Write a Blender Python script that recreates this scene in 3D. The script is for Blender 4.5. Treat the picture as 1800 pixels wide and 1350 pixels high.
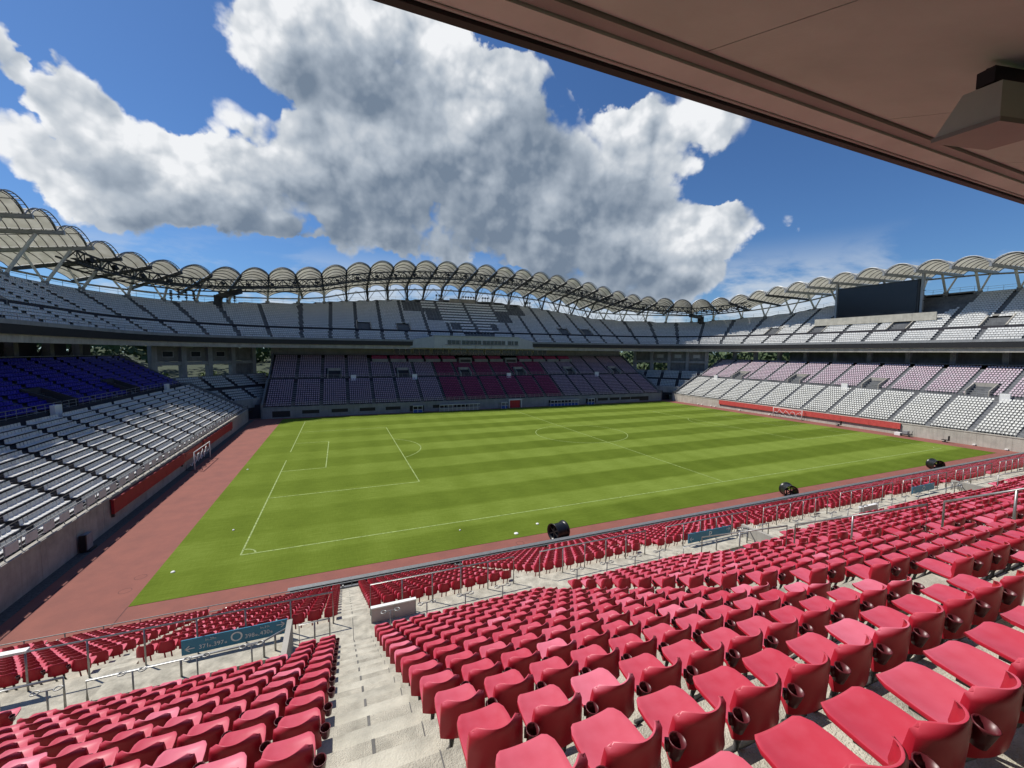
import bpy, math, random
import numpy as np
from mathutils import Vector, Matrix
random.seed(7); rng = np.random.default_rng(7)
SC = bpy.context.scene
COL = SC.collection
for o in list(bpy.data.objects): bpy.data.objects.remove(o)

# ------------------------------------------------------------------ camera
cam = bpy.data.cameras.new('Camera'); camo = bpy.data.objects.new('Camera', cam); COL.objects.link(camo)
cam.sensor_width = 36; cam.lens = 731.694/1800*36; cam.clip_start = .05; cam.clip_end = 9000
CR = Vector((0.92402226, -0.3822608, 0.00771588)); CU = Vector((0.02186555, 0.07298083, 0.99709362)); CW = Vector((0.38171292, 0.921168, -0.07579426))
CP = Vector((7.58659673, -37.68733647, 16.23778568))
camo.matrix_world = Matrix(((CR.x, CU.x, -CW.x, CP.x), (CR.y, CU.y, -CW.y, CP.y), (CR.z, CU.z, -CW.z, CP.z), (0, 0, 0, 1)))
SC.camera = camo

# ------------------------------------------------------------------ light
SUN_EL = math.radians(55.5)
SUN = Vector((-.755*math.cos(SUN_EL), .655*math.cos(SUN_EL), math.sin(SUN_EL))).normalized()
sl = bpy.data.lights.new('Sun', 'SUN'); sl.energy = 4.7; sl.angle = math.radians(.5); sl.color = (1, .95, .87)
so = bpy.data.objects.new('Sun', sl); COL.objects.link(so)
so.rotation_euler = SUN.to_track_quat('Z', 'Y').to_euler(); so.location = (0, 0, 120)
SC.view_settings.view_transform = 'Standard'; SC.view_settings.look = 'None'; SC.view_settings.gamma = 1
SC.view_settings.exposure = 0.15
SC.cycles.max_bounces = 6; SC.cycles.diffuse_bounces = 3; SC.cycles.glossy_bounces = 2; SC.cycles.transmission_bounces = 4; SC.cycles.caustics_reflective = False
SKY_STRENGTH = .075

# clouds: (azimuth from +y, elevation, radius az, radius el) of the cumulus heaps in the sky
CLOUDS = [(-0.068, 0.554, 0.147, 0.116), (0.065, 0.619, 0.244, 0.093), (0.121, 0.492, 0.375, 0.202), (-0.033, 0.332, 0.377, 0.143), (0.323, 0.428, 0.343, 0.196), (0.427, 0.528, 0.145, 0.097), (0.596, 0.444, 0.176, 0.107), (0.775, 0.438, 0.203, 0.113), (0.522, 0.317, 0.363, 0.17), (0.689, 0.227, 0.275, 0.129), (0.91, 0.262, 0.124, 0.066), (0.74, 0.14, 0.189, 0.119), (0.538, 0.184, 0.248, 0.098), (-0.222, 0.279, 0.229, 0.1), (-0.426, 0.314, 0.156, 0.096), (-0.4, 0.384, 0.078, 0.064), (-0.346, 0.262, 0.14, 0.07), (-0.469, 0.433, 0.034, 0.056), (0.155, 0.274, 0.519, 0.097),
 (-1.3,.3,.26,.12),(1.8,.3,.22,.1),(2.9,.3,.26,.12)]

def build_world():
    w = bpy.data.worlds.new('World'); SC.world = w; w.use_nodes = True
    nt = w.node_tree; nt.nodes.clear(); L = nt.links
    def N(t, **k):
        n = nt.nodes.new(t)
        for a, b in k.items(): setattr(n, a, b)
        return n
    def put(sock, v):
        if isinstance(v, bpy.types.NodeSocket): L.new(v, sock)
        else: sock.default_value = v
    def M(op, a, b=0.0, c=0.0, clamp=False):
        n = N('ShaderNodeMath', operation=op, use_clamp=clamp)
        put(n.inputs[0], a); put(n.inputs[1], b); put(n.inputs[2], c); return n.outputs[0]
    def V(op, a, b=(0, 0, 0)):
        n = N('ShaderNodeVectorMath', operation=op); put(n.inputs[0], a); put(n.inputs[1], b)
        return n.outputs[1] if op in ('DOT_PRODUCT', 'LENGTH') else n.outputs[0]
    def SM(x, lo, hi, a=0.0, b=1.0):
        n = N('ShaderNodeMapRange', interpolation_type='SMOOTHSTEP'); put(n.inputs[0], x)
        for i, v in enumerate((lo, hi, a, b)): n.inputs[1+i].default_value = v
        return n.outputs[0]
    def noise(vec, scale, detail, rough=.55, dist=0.0):
        n = N('ShaderNodeTexNoise'); put(n.inputs['Vector'], vec); n.inputs['Scale'].default_value = scale
        n.inputs['Detail'].default_value = detail; n.inputs['Roughness'].default_value = rough; n.inputs['Distortion'].default_value = dist
        return n.outputs[0]
    def voro(vec, scale, detail):
        n = N('ShaderNodeTexVoronoi', feature='F1'); put(n.inputs['Vector'], vec); n.inputs['Scale'].default_value = scale
        n.inputs['Detail'].default_value = detail; n.inputs['Roughness'].default_value = .5; n.inputs['Lacunarity'].default_value = 2.1
        return n.outputs['Distance']
    tc = N('ShaderNodeTexCoord').outputs['Generated']
    sx = N('ShaderNodeSeparateXYZ'); L.new(tc, sx.inputs[0]); X, Y, Z = sx.outputs
    az = M('ARCTAN2', X, Y); el = M('ARCSINE', Z)
    # domain warp so that the heaps have uneven outlines
    wn = N('ShaderNodeTexNoise'); L.new(tc, wn.inputs['Vector']); wn.inputs['Scale'].default_value = 5.0; wn.inputs['Detail'].default_value = 6; wn.inputs['Roughness'].default_value = .6
    wc = V('SUBTRACT', wn.outputs['Color'], (.5, .5, .5))
    cx = N('ShaderNodeCombineXYZ'); L.new(az, cx.inputs[0]); L.new(el, cx.inputs[1])
    P = V('ADD', cx.outputs[0], V('MULTIPLY', wc, (.19, .15, 0)))
    def blobs(lst, P):
        field = None
        for (a, e, ra, re) in lst:
            d = V('MULTIPLY', V('SUBTRACT', P, (a, e, 0)), (1/ra, 1/re, 0))
            f = M('MAXIMUM', M('SUBTRACT', 1.0, V('DOT_PRODUCT', d, d)), 0.0)
            field = f if field is None else M('ADD', field, f)
        return field
    fld = M('MINIMUM', blobs(CLOUDS, P), 1.3)
    dark = blobs(CLOUDS[:-3], V('ADD', P, (-.035, .085, 0)))    # cloud lying between this spot and the sun
    vw = V('ADD', tc, V('MULTIPLY', wc, (.03, .03, .03)))
    def puffs(vec, d): return M('SUBTRACT', .55, voro(vec, 5.0, d))
    pf = puffs(vw, 4.0); pf2 = puffs(V('ADD', vw, tuple(SUN*.022)), 3.0)
    nz = noise(vw, 10, 6, .58)
    dn = M('ADD', M('MULTIPLY', pf, 1.15), M('MULTIPLY', M('SUBTRACT', nz, .5), .95))
    dens = M('ADD', M('MULTIPLY', fld, 1.0), M('ADD', M('MULTIPLY', dn, SM(fld, 0.0, .10)), -.20))
    # low, thin bank of clouds close to the horizon
    low = M('MULTIPLY', SM(el, .0, .05), SM(el, .24, .10))
    lown = SM(noise(V('MULTIPLY', tc, (1, 1, 2.6)), 4.2, 6, .6, .3), .44, .60)
    cir = M('MULTIPLY', M('MULTIPLY', low, lown), .8)
    soft = M('SUBTRACT', wn.outputs['Fac'], .5)
    alpha = SM(M('DIVIDE', dens, M('ADD', .14, M('MULTIPLY', SM(nz, .4, .65), .30))), .0, 1.0)
    grad = M('SUBTRACT', pf, pf2)
    broad = M('SUBTRACT', noise(tc, 4.0, 1.5), .5)
    thick = SM(M('ADD', dark, M('MULTIPLY', broad, 2.2)), .2, 2.1)
    edge = SM(dens, .6, .1)
    relief = M('ADD', M('MULTIPLY', grad, 1.9), M('MULTIPLY', M('SUBTRACT', pf, .05), .42))
    lit = M('ADD', 1.03, M('MULTIPLY', relief, M('SUBTRACT', 1.0, M('MULTIPLY', thick, .55))))
    lit = M('ADD', lit, M('MULTIPLY', thick, -.80))
    lit = M('ADD', lit, M('MULTIPLY', edge, .16))
    lit = M('ADD', lit, M('MULTIPLY', soft, .10))
    lit = M('MINIMUM', M('MAXIMUM', lit, 0.0), 1.0)
    ramp = N('ShaderNodeValToRGB'); L.new(lit, ramp.inputs[0]); cr = ramp.color_ramp
    cr.elements[0].position = 0.0; cr.elements[0].color = (2.1, 2.75, 3.7, 1)
    cr.elements[1].position = 1.0; cr.elements[1].color = (10.6, 10.8, 11.1, 1)
    e = cr.elements.new(.38); e.color = (5.0, 5.7, 6.6, 1)
    e = cr.elements.new(.7); e.color = (7.4, 7.9, 8.5, 1)
    sky = N('ShaderNodeTexSky', sky_type='NISHITA'); sky.sun_disc = False
    sky.sun_elevation = SUN_EL; sky.sun_rotation = math.atan2(SUN.x, SUN.y)
    sky.altitude = 0; sky.air_density = 1.0; sky.dust_density = .35; sky.ozone_density = 2.2
    skyc = N('ShaderNodeMix', data_type='RGBA', blend_type='MULTIPLY'); skyc.inputs[0].default_value = 1
    L.new(sky.outputs[0], skyc.inputs[6]); skyc.inputs[7].default_value = (.56, .84, 1.19, 1)
    m1 = N('ShaderNodeMix', data_type='RGBA'); L.new(cir, m1.inputs[0]); L.new(skyc.outputs[2], m1.inputs[6]); m1.inputs[7].default_value = (8.0, 8.6, 9.2, 1)
    m2 = N('ShaderNodeMix', data_type='RGBA'); L.new(alpha, m2.inputs[0]); L.new(m1.outputs[2], m2.inputs[6]); L.new(ramp.outputs[0], m2.inputs[7])
    bg = N('ShaderNodeBackground'); L.new(m2.outputs[2], bg.inputs[0]); bg.inputs[1].default_value = SKY_STRENGTH
    out = N('ShaderNodeOutputWorld'); L.new(bg.outputs[0], out.inputs[0])
    try: w.cycles.sampling_method = 'MANUAL'; w.cycles.sample_map_resolution = 512
    except Exception: pass
build_world()

# ------------------------------------------------------------------ helpers
class MB:
    def __init__(s): s.v = []; s.f = []
    def quad(s, a, b, c, d):
        n = len(s.v); s.v += [tuple(a), tuple(b), tuple(c), tuple(d)]; s.f.append((n, n+1, n+2, n+3)); return s
    def poly(s, pts):
        n = len(s.v); s.v += [tuple(p) for p in pts]; s.f.append(tuple(range(n, n+len(pts)))); return s
    def box(s, x0, x1, y0, y1, z0, z1):
        n = len(s.v); s.v += [(x, y, z) for z in (z0, z1) for y in (y0, y1) for x in (x0, x1)]
        s.f += [tuple(n+i for i in q) for q in ((0, 2, 3, 1), (4, 5, 7, 6), (0, 1, 5, 4), (2, 6, 7, 3), (0, 4, 6, 2), (1, 3, 7, 5))]; return s
    def prism(s, pts, ext):            # extrude a polygon (list of 3d points) by vector ext
        n = len(s.v); k = len(pts); e = Vector(ext)
        s.v += [tuple(p) for p in pts] + [tuple(Vector(p)+e) for p in pts]
        s.f.append(tuple(reversed(range(n, n+k)))); s.f.append(tuple(range(n+k, n+2*k)))
        for i in range(k): j = (i+1) % k; s.f.append((n+i, n+j, n+k+j, n+k+i))
        return s
    def bar(s, p, q, w, h=None, up=(0, 0, 1)):   # rectangular bar from p to q
        h = h or w; p = Vector(p); q = Vector(q); d = (q-p).normalized(); u = Vector(up)
        if abs(d.dot(u)) > .98: u = Vector((1, 0, 0))
        r = d.cross(u).normalized()*(w/2); u = r.cross(d).normalized()*(h/2)
        n = len(s.v)
        for c in (p, q): s.v += [tuple(c-r-u), tuple(c+r-u), tuple(c+r+u), tuple(c-r+u)]
        s.f += [tuple(n+i for i in q4) for q4 in ((3, 2, 1, 0), (4, 5, 6, 7), (0, 1, 5, 4), (1, 2, 6, 5), (2, 3, 7, 6), (3, 0, 4, 7))]; return s
    def tube(s, pts, r, n=8, cap=True):
        pts = [Vector(p) for p in pts]; rings = []
        for i, p in enumerate(pts):
            d = (pts[min(i+1, len(pts)-1)]-pts[max(i-1, 0)]).normalized()
            a = Vector((0, 0, 1)) if abs(d.z) < .95 else Vector((1, 0, 0))
            u = d.cross(a).normalized(); w = u.cross(d).normalized(); b = len(s.v); rr = r[i] if isinstance(r, (list, tuple)) else r
            for k in range(n):
                t = 2*math.pi*k/n; s.v.append(tuple(p+u*math.cos(t)*rr+w*math.sin(t)*rr))
            rings.append(b)
        for a, b in zip(rings, rings[1:]):
            for k in range(n): k2 = (k+1) % n; s.f.append((a+k, a+k2, b+k2, b+k))
        if cap: s.f.append(tuple(reversed(range(rings[0], rings[0]+n)))); s.f.append(tuple(range(rings[-1], rings[-1]+n)))
        return s
    def lathe(s, prof, n=24, M=None):           # prof: (r, z) pairs round z, then matrix M
        b = len(s.v)
        for r, z in prof:
            for k in range(n):
                t = 2*math.pi*k/n; p = Vector((r*math.cos(t), r*math.sin(t), z)); s.v.append(tuple(M @ p if M else p))
        for i in range(len(prof)-1):
            for k in range(n):
                k2 = (k+1) % n; s.f.append((b+i*n+k, b+i*n+k2, b+(i+1)*n+k2, b+(i+1)*n+k))
        return s
    def mesh(s, name, smooth=False):
        m = bpy.data.meshes.new(name); m.from_pydata(s.v, [], s.f)
        if smooth: m.polygons.foreach_set('use_smooth', [True]*len(s.f))
        m.update(); return m

def link(o, parent=None):
    COL.objects.link(o)
    if parent is not None:
        o.parent = parent; o.matrix_parent_inverse = Matrix.Translation(parent.location).inverted()
    return o
def obj(name, mb, mat, parent=None, smooth=False, recalc=False):
    me = mb.mesh(name, smooth) if isinstance(mb, MB) else mb
    me.materials.clear(); me.materials.append(mat)
    return link(bpy.data.objects.new(name, me), parent)
def tag(o, label, cat=None, group=None, kind=None):
    if label: o['label'] = label
    if cat: o['category'] = cat
    if group: o['group'] = group
    if kind: o['kind'] = kind
    return o
def thing(name, loc, label, cat, group=None):
    o = bpy.data.objects.new(name, None); o.location = loc; o.empty_display_size = .3; COL.objects.link(o)
    return tag(o, label, cat, group)
def structure(o): o['kind'] = 'structure'; return o
def stuff(o, label=None, cat=None): o['kind'] = 'stuff'; return tag(o, label, cat)

def mat(name, col, rough=.7, var=.12, scale=3.0, bump=0.0, bscale=30.0, metal=0.0, spec=.5, detail=6, col2=None, streak=0.0):
    m = bpy.data.materials.new(name); m.use_nodes = True; nt = m.node_tree; b = nt.nodes['Principled BSDF']; L = nt.links
    b.inputs['Roughness'].default_value = rough; b.inputs['Metallic'].default_value = metal; b.inputs['Specular IOR Level'].default_value = spec
    tc = nt.nodes.new('ShaderNodeTexCoord')
    n = nt.nodes.new('ShaderNodeTexNoise'); n.inputs['Scale'].default_value = scale; n.inputs['Detail'].default_value = detail; n.inputs['Roughness'].default_value = .65
    L.new(tc.outputs['Object'], n.inputs['Vector'])
    mx = nt.nodes.new('ShaderNodeMix'); mx.data_type = 'RGBA'
    c = Vector(col); c2 = Vector(col2) if col2 else c*(1-2.2*var); c1 = c if col2 else c*(1+var)
    mx.inputs[6].default_value = (*c1, 1); mx.inputs[7].default_value = (*c2, 1)
    mr = nt.nodes.new('ShaderNodeMapRange'); mr.inputs[1].default_value = .35; mr.inputs[2].default_value = .72; L.new(n.outputs[0], mr.inputs[0]); L.new(mr.outputs[0], mx.inputs[0])
    last = mx.outputs[2]
    if streak:
        mp = nt.nodes.new('ShaderNodeMapping'); mp.inputs['Scale'].default_value = (2.2, 2.2, .12); L.new(tc.outputs['Object'], mp.inputs[0])
        n3 = nt.nodes.new('ShaderNodeTexNoise'); n3.inputs['Scale'].default_value = 1.4; n3.inputs['Detail'].default_value = 5; L.new(mp.outputs[0], n3.inputs['Vector'])
        r3 = nt.nodes.new('ShaderNodeMapRange'); r3.inputs[1].default_value = .5; r3.inputs[2].default_value = .75; r3.inputs[3].default_value = 1; r3.inputs[4].default_value = 1-streak; L.new(n3.outputs[0], r3.inputs[0])
        m3 = nt.nodes.new('ShaderNodeVectorMath'); m3.operation = 'SCALE'; L.new(last, m3.inputs[0]); L.new(r3.outputs[0], m3.inputs['Scale']); last = m3.outputs[0]
    L.new(last, b.inputs['Base Color'])
    if bump:
        n2 = nt.nodes.new('ShaderNodeTexNoise'); n2.inputs['Scale'].default_value = bscale; n2.inputs['Detail'].default_value = 4; L.new(tc.outputs['Object'], n2.inputs['Vector'])
        bp = nt.nodes.new('ShaderNodeBump'); bp.inputs['Strength'].default_value = bump; bp.inputs['Distance'].default_value = .02; L.new(n2.outputs[0], bp.inputs['Height']); L.new(bp.outputs[0], b.inputs['Normal'])
    return m
def tintmat(name, colA, colB, rough=.45, rnd='attr', coat=0.0):
    m = bpy.data.materials.new(name); m.use_nodes = True; nt = m.node_tree; b = nt.nodes['Principled BSDF']; L = nt.links
    b.inputs['Roughness'].default_value = rough
    mx = nt.nodes.new('ShaderNodeMix'); mx.data_type = 'RGBA'; mx.inputs[6].default_value = (*colA, 1); mx.inputs[7].default_value = (*colB, 1)
    if rnd == 'attr':
        a = nt.nodes.new('ShaderNodeAttribute'); a.attribute_name = 'tint'; src = a.outputs['Fac']
    else:
        a = nt.nodes.new('ShaderNodeAttribute'); a.attribute_type = 'OBJECT'; a.attribute_name = 'fade'; src = a.outputs['Fac']
    tc = nt.nodes.new('ShaderNodeTexCoord'); n = nt.nodes.new('ShaderNodeTexNoise'); n.inputs['Scale'].default_value = 9; n.inputs['Detail'].default_value = 6
    L.new(tc.outputs['Object'], n.inputs['Vector'])
    ad = nt.nodes.new('ShaderNodeMath'); ad.operation = 'MULTIPLY_ADD'; L.new(n.outputs[0], ad.inputs[0]); ad.inputs[1].default_value = .5; ad.inputs[2].default_value = -.25
    ad2 = nt.nodes.new('ShaderNodeMath'); ad2.operation = 'ADD'; ad2.use_clamp = True; L.new(ad.outputs[0], ad2.inputs[0]); L.new(src, ad2.inputs[1])
    L.new(ad2.outputs[0], mx.inputs[0]); L.new(mx.outputs[2], b.inputs['Base Color'])
    b.inputs['Specular IOR Level'].default_value = .28
    return m

CONC = mat('concrete', (.36, .34, .30), .9, .12, .8, .25, 25, streak=.18)
CONC_D = mat('concrete_dark', (.16, .165, .17), .9, .15, .6, .2, 20, streak=.25)
CONC_G = mat('concrete_grey', (.24, .25, .26), .85, .10, .5, .15, 20, streak=.2)
CONC_N = mat('concrete_near', (.46, .43, .35), .92, .20, 3.1, .9, 75, detail=10)
CONC_S = mat('concrete_step', (.48, .455, .375), .92, .16, 2.6, .5, 60, detail=9)
CONC_R = mat('concrete_wall_pale', (.46, .44, .38), .9, .1, .7, .2, 25, streak=.22)
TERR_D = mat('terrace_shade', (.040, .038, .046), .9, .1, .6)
STEEL = mat('steel_grey', (.33, .34, .35), .45, .06, 2, metal=.3)
STEEL_W = mat('steel_white', (.62, .63, .62), .45, .06, 2)
STEEL_D = mat('steel_dark', (.035, .037, .04), .55, .1, 2)
GALV = mat('galvanised', (.33, .33, .32), .42, .12, 8, metal=.7)
BLACK = mat('black', (.012, .012, .014), .6, .1, 3)
RUBBER = mat('black_plastic', (.015, .016, .016), .35, .1, 3)
RED = mat('red_board', (.46, .022, .024), .6, .08, 1.5)
WHITE = mat('white_paint', (.78, .78, .76), .5, .05, 2)
BLUESIGN = mat('sign_blue', (.03, .20, .33), .4, .06, 2)
LETTER = mat('sign_letter', (.72, .74, .74), .5, .03, 2)
BLUEP = mat('blue_panel', (.03, .10, .42), .5, .08, 2)
GLASS = mat('window_glass', (.02, .025, .03), .08, .05, 1)
SOFFIT = mat('soffit_panel', (.40, .48, .42), .75, .06, 1.6, .08, 60)
SOFFIT2 = mat('soffit_trim', (.24, .26, .22), .6, .08, 1.5)
SOFFIT3 = mat('edge_beam_paint', (.46, .54, .47), .7, .08, 1.5, .05, 40)
PANELP = mat('panel_pinkgrey', (.42, .33, .34), .4, .05, 3)

# ------------------------------------------------------------------ setting: ground, track, pitch
GRX0, GRX1, GRY0, GRY1 = -5.1, 109.4, -5.2, 73.4
obj('ground', MB().box(-2500, 2500, -2500, 2500, -1.2, -.05), mat('ground_soil', (.05, .065, .022), .95, .25, .05)); structure(bpy.data.objects['ground'])
def track_mat():
    m = mat('track_surface', (.250, .086, .064), .9, .10, .5, .35, 140, col2=(.190, .068, .054)); return m
TR = track_mat()
structure(obj('track', MB().box(-13.2, 116, -11.5, 77, -.6, 0), TR))
def grass_mat():
    m = bpy.data.materials.new('pitch_grass'); m.use_nodes = True; nt = m.node_tree; b = nt.nodes['Principled BSDF']; L = nt.links
    b.inputs['Roughness'].default_value = .9; b.inputs['Specular IOR Level'].default_value = .03
    tc = nt.nodes.new('ShaderNodeTexCoord'); sp = nt.nodes.new('ShaderNodeSeparateXYZ'); L.new(tc.outputs['Object'], sp.inputs[0])
    def M(op, a, b_=0.0, c=0.0):
        n = nt.nodes.new('ShaderNodeMath'); n.operation = op
        for s, v in zip(n.inputs, (a, b_, c)):
            if isinstance(v, bpy.types.NodeSocket): L.new(v, s)
            else: s.default_value = v
        return n.outputs[0]
    def noise(scale, detail, vec=None, rough=.6):
        n = nt.nodes.new('ShaderNodeTexNoise'); n.inputs['Scale'].default_value = scale; n.inputs['Detail'].default_value = detail; n.inputs['Roughness'].default_value = rough
        L.new(vec or tc.outputs['Object'], n.inputs['Vector']); return n.outputs[0]
    def mp(sc):
        n = nt.nodes.new('ShaderNodeMapping'); n.inputs['Scale'].default_value = sc; L.new(tc.outputs['Object'], n.inputs[0]); return n.outputs[0]
    wob = M('MULTIPLY', M('SUBTRACT', noise(.25, 4), .5), .8)
    w1 = M('SINE', M('MULTIPLY', M('ADD', M('ADD', sp.outputs[1], wob), 1.3), 2*math.pi/10.6))
    s1 = nt.nodes.new('ShaderNodeMapRange'); s1.inputs[1].default_value = -.22; s1.inputs[2].default_value = .22; L.new(w1, s1.inputs[0])
    # mowing passes are stronger on the right part of the pitch
    fade = nt.nodes.new('ShaderNodeMapRange'); L.new(M('ADD', sp.outputs[0], M('MULTIPLY', noise(.08, 3), 30)), fade.inputs[0]); fade.inputs[1].default_value = 15; fade.inputs[2].default_value = 60; fade.inputs[3].default_value = .3; fade.inputs[4].default_value = 1.0
    w2 = M('SINE', M('MULTIPLY', M('ADD', sp.outputs[0], wob), 2*math.pi/4.6))
    fine = noise(1.0, 8, mp((.5, 9, 1)), .7)
    fine2 = noise(2.2, 6, mp((6, .4, 1)), .7)
    patch = noise(.13, 5)
    t = M('ADD', M('MULTIPLY', M('SUBTRACT', s1.outputs[0], .5), M('MULTIPLY', fade.outputs[0], .36)), .5)
    t = M('ADD', t, M('MULTIPLY', w2, .035))
    t = M('ADD', t, M('MULTIPLY', M('SUBTRACT', fine, .5), .85)); t = M('ADD', t, M('MULTIPLY', M('SUBTRACT', fine2, .5), .42))
    t = M('ADD', t, M('MULTIPLY', M('SUBTRACT', patch, .5), .45))
    r = nt.nodes.new('ShaderNodeValToRGB'); L.new(t, r.inputs[0]); e = r.color_ramp.elements
    e[0].position = .12; e[0].color = (.066, .098, .010, 1); e[1].position = .9; e[1].color = (.190, .252, .048, 1)
    k = r.color_ramp.elements.new(.5); k.color = (.117, .163, .021, 1)
    L.new(r.outputs[0], b.inputs['Base Color'])
    bp = nt.nodes.new('ShaderNodeBump'); bp.inputs['Strength'].default_value = .5; bp.inputs['Distance'].default_value = .03; L.new(noise(25, 3), bp.inputs['Height']); L.new(bp.outputs[0], b.inputs['Normal'])
    return m
pitch = structure(obj('pitch', MB().box(GRX0, GRX1, GRY0, GRY1, -.2, .02), grass_mat()))
LINE = mat('line_paint', (.27, .35, .11), .8, .35, 2.5)
def mark(pts, w, closed=False, z=.026):
    m = MB(); n = len(pts)
    for i in range(n if closed else n-1):
        a = Vector((*pts[i], z)); b = Vector((*pts[(i+1) % n], z)); d = (b-a).normalized(); s = Vector((-d.y, d.x, 0))*w/2
        m.quad(a-s, b-s, b+s, a+s)
    return obj('line_marking', m, LINE, pitch)
W = .13
for pts in ([(0, 0), (105, 0)], [(0, 68), (105, 68)], [(0, 0), (0, 31)], [(0, 36.5), (0, 68)], [(105, 0), (105, 68)], [(52.5, 0), (52.5, 68)]): mark(pts, W)
for sx, x0 in ((1, 0), (-1, 105)):
    for (d, h) in ((16.5, 20.16), (5.5, 9.16)):
        for pts in ([(x0, 34-h), (x0+sx*d, 34-h)], [(x0+sx*d, 34-h), (x0+sx*d, 34+h)], [(x0+sx*d, 34+h), (x0, 34+h)]): mark(pts, W)
    c = x0+sx*11; a0 = math.acos(5.5/9.15)
    mark([(c+sx*9.15*math.cos(t), 34+9.15*math.sin(t)) for t in np.linspace(-a0, a0, 25)], W)
    for y0, s2 in ((0, 1), (68, -1)): mark([(x0+sx*math.cos(t), y0+s2*math.sin(t)) for t in np.linspace(0, math.pi/2, 10)], W)
mark([(52.5+9.15*math.cos(t), 34+9.15*math.sin(t)) for t in np.linspace(0, 2*math.pi, 72, endpoint=False)], W, True)
# track joint, drain strip along the left wall, inspection covers
SEAM = mat('track_seam', (.10, .04, .035), .9, .1)
obj('track_joint', MB().quad((-5.16, -5.2, .004), (-5.1, -5.2, .004), (-5.1, -11.4, .004), (-5.16, -11.4, .004)), SEAM, bpy.data.objects['track'])
obj('drain_strip', MB().quad((-12.0, -11, .004), (-11.15, -11, .004), (-11.15, 75, .004), (-12.0, 75, .004)), mat('drain_grate', (.09, .09, .085), .9, .3, 6), bpy.data.objects['track'])
obj('track_joint', MB().quad((-10.35, -11, .005), (-10.29, -11, .005), (-10.29, 75, .005), (-10.35, 75, .005)), SEAM, bpy.data.objects['track'])
for (x, y) in ((-6.1, -2.9), (-5.9, -1.1), (21.5, -6.2), (-8.9, -7.7)):
    m = MB()
    for k in range(28):
        a, b = 2*math.pi*k/28, 2*math.pi*(k+1)/28
        m.quad(*[(x+r*math.cos(t), y+r*math.sin(t), .005) for r, t in ((.33, a), (.36, a), (.36, b), (.33, b))])
    obj('cover_ring', m, SEAM, bpy.data.objects['track'])

# ------------------------------------------------------------------ far seats (joined, past the countable limit)
SEAT_LO_V = np.array([(-.21, .22, .40), (.21, .22, .40), (.21, -.2, .40), (-.21, -.2, .40), (-.21, .22, .34), (.21, .22, .34), (.21, -.2, .34), (-.21, -.2, .34),
                      (-.215, -.19, .36), (.215, -.19, .36), (.2, -.25, .76), (-.2, -.25, .76), (-.215, -.235, .36), (.215, -.235, .36), (.2, -.28, .75), (-.2, -.28, .75)], float)
SEAT_LO_F = np.array([(3, 2, 1, 0), (0, 1, 5, 4), (1, 2, 6, 5), (3, 0, 4, 7), (9, 8, 11, 10), (12, 13, 14, 15), (10, 11, 15, 14), (8, 12, 15, 11), (13, 9, 10, 14)], int)
def seat_mass(name, inst, material, label, proto=None, smooth=False, parent=None, jitter=.03):
    """inst: array of x,y,z,yaw,tint -> one mesh"""
    V0, F0 = proto or (SEAT_LO_V, SEAT_LO_F)
    I = np.array(inst, float); n = len(I); I[:, 3] += rng.normal(0, jitter, n)
    c, s = np.cos(I[:, 3])[:, None], np.sin(I[:, 3])[:, None]
    x = V0[None, :, 0]*c-V0[None, :, 1]*s+I[:, 0:1]; y = V0[None, :, 0]*s+V0[None, :, 1]*c+I[:, 1:2]; z = V0[None, :, 2]+I[:, 2:3]
    co = np.stack([x, y, z], -1).reshape(-1, 3); nv = len(V0)
    fc = (F0[None]+(np.arange(n)*nv)[:, None, None]).reshape(-1, 4); nf = len(fc)
    me = bpy.data.meshes.new(name); me.vertices.add(len(co)); me.vertices.foreach_set('co', co.astype(np.float32).ravel())
    me.loops.add(nf*4); me.loops.foreach_set('vertex_index', fc.astype(np.int32).ravel())
    me.polygons.add(nf); me.polygons.foreach_set('loop_start', np.arange(0, nf*4, 4, dtype=np.int32)); me.polygons.foreach_set('loop_total', np.full(nf, 4, np.int32))
    me.polygons.foreach_set('use_smooth', np.full(nf, smooth))
    a = me.attributes.new('tint', 'FLOAT', 'POINT'); a.data.foreach_set('value', np.repeat(I[:, 4], nv).astype(np.float32))
    me.update(); me.validate()
    me.materials.append(material); o = link(bpy.data.objects.new(name, me), parent); stuff(o)
    if label: tag(o, label, 'seats')
    return o

SEAT_DOT = SEAT_LO_V.copy(); SEAT_DOT[:, 0] *= .76; SEAT_DOT[8:, 2] = np.where(SEAT_DOT[8:, 2] > .5, .68, .40)
# tiers: local frame (origin, along, out) -> world
class Tier:
    def __init__(s, org, al, ou, length): s.o = Vector((*org, 0)); s.a = Vector((*al, 0)); s.n = Vector((*ou, 0)); s.len = length
    def p(s, t, d, z): return s.o+s.a*t+s.n*d+Vector((0, 0, z))
    def yaw(s): return math.atan2(s.n.x, -s.n.y)    # seat faces -out
    def box(s, m, t0, t1, d0, d1, z0, z1):
        P = [s.p(t, d, z) for z in (z0, z1) for d in (d0, d1) for t in (t0, t1)]; n = len(m.v); m.v += [tuple(q) for q in P]
        m.f += [tuple(n+i for i in q) for q in ((0, 2, 3, 1), (4, 5, 7, 6), (0, 1, 5, 4), (2, 6, 7, 3), (0, 4, 6, 2), (1, 3, 7, 5))]; return m
def lower_rows(z0, dz, dep=.78):
    R = [(1.0+dep*i, z0+dz*i) for i in range(13)]
    d = R[-1][0]+dep/2+1.35; z = R[-1][1]+.85
    R2 = [(d+dep/2+dep*i, z+dz*i) for i in range(13)]
    return R, R2
FARG = 'lower grandstands round the pitch'
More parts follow.
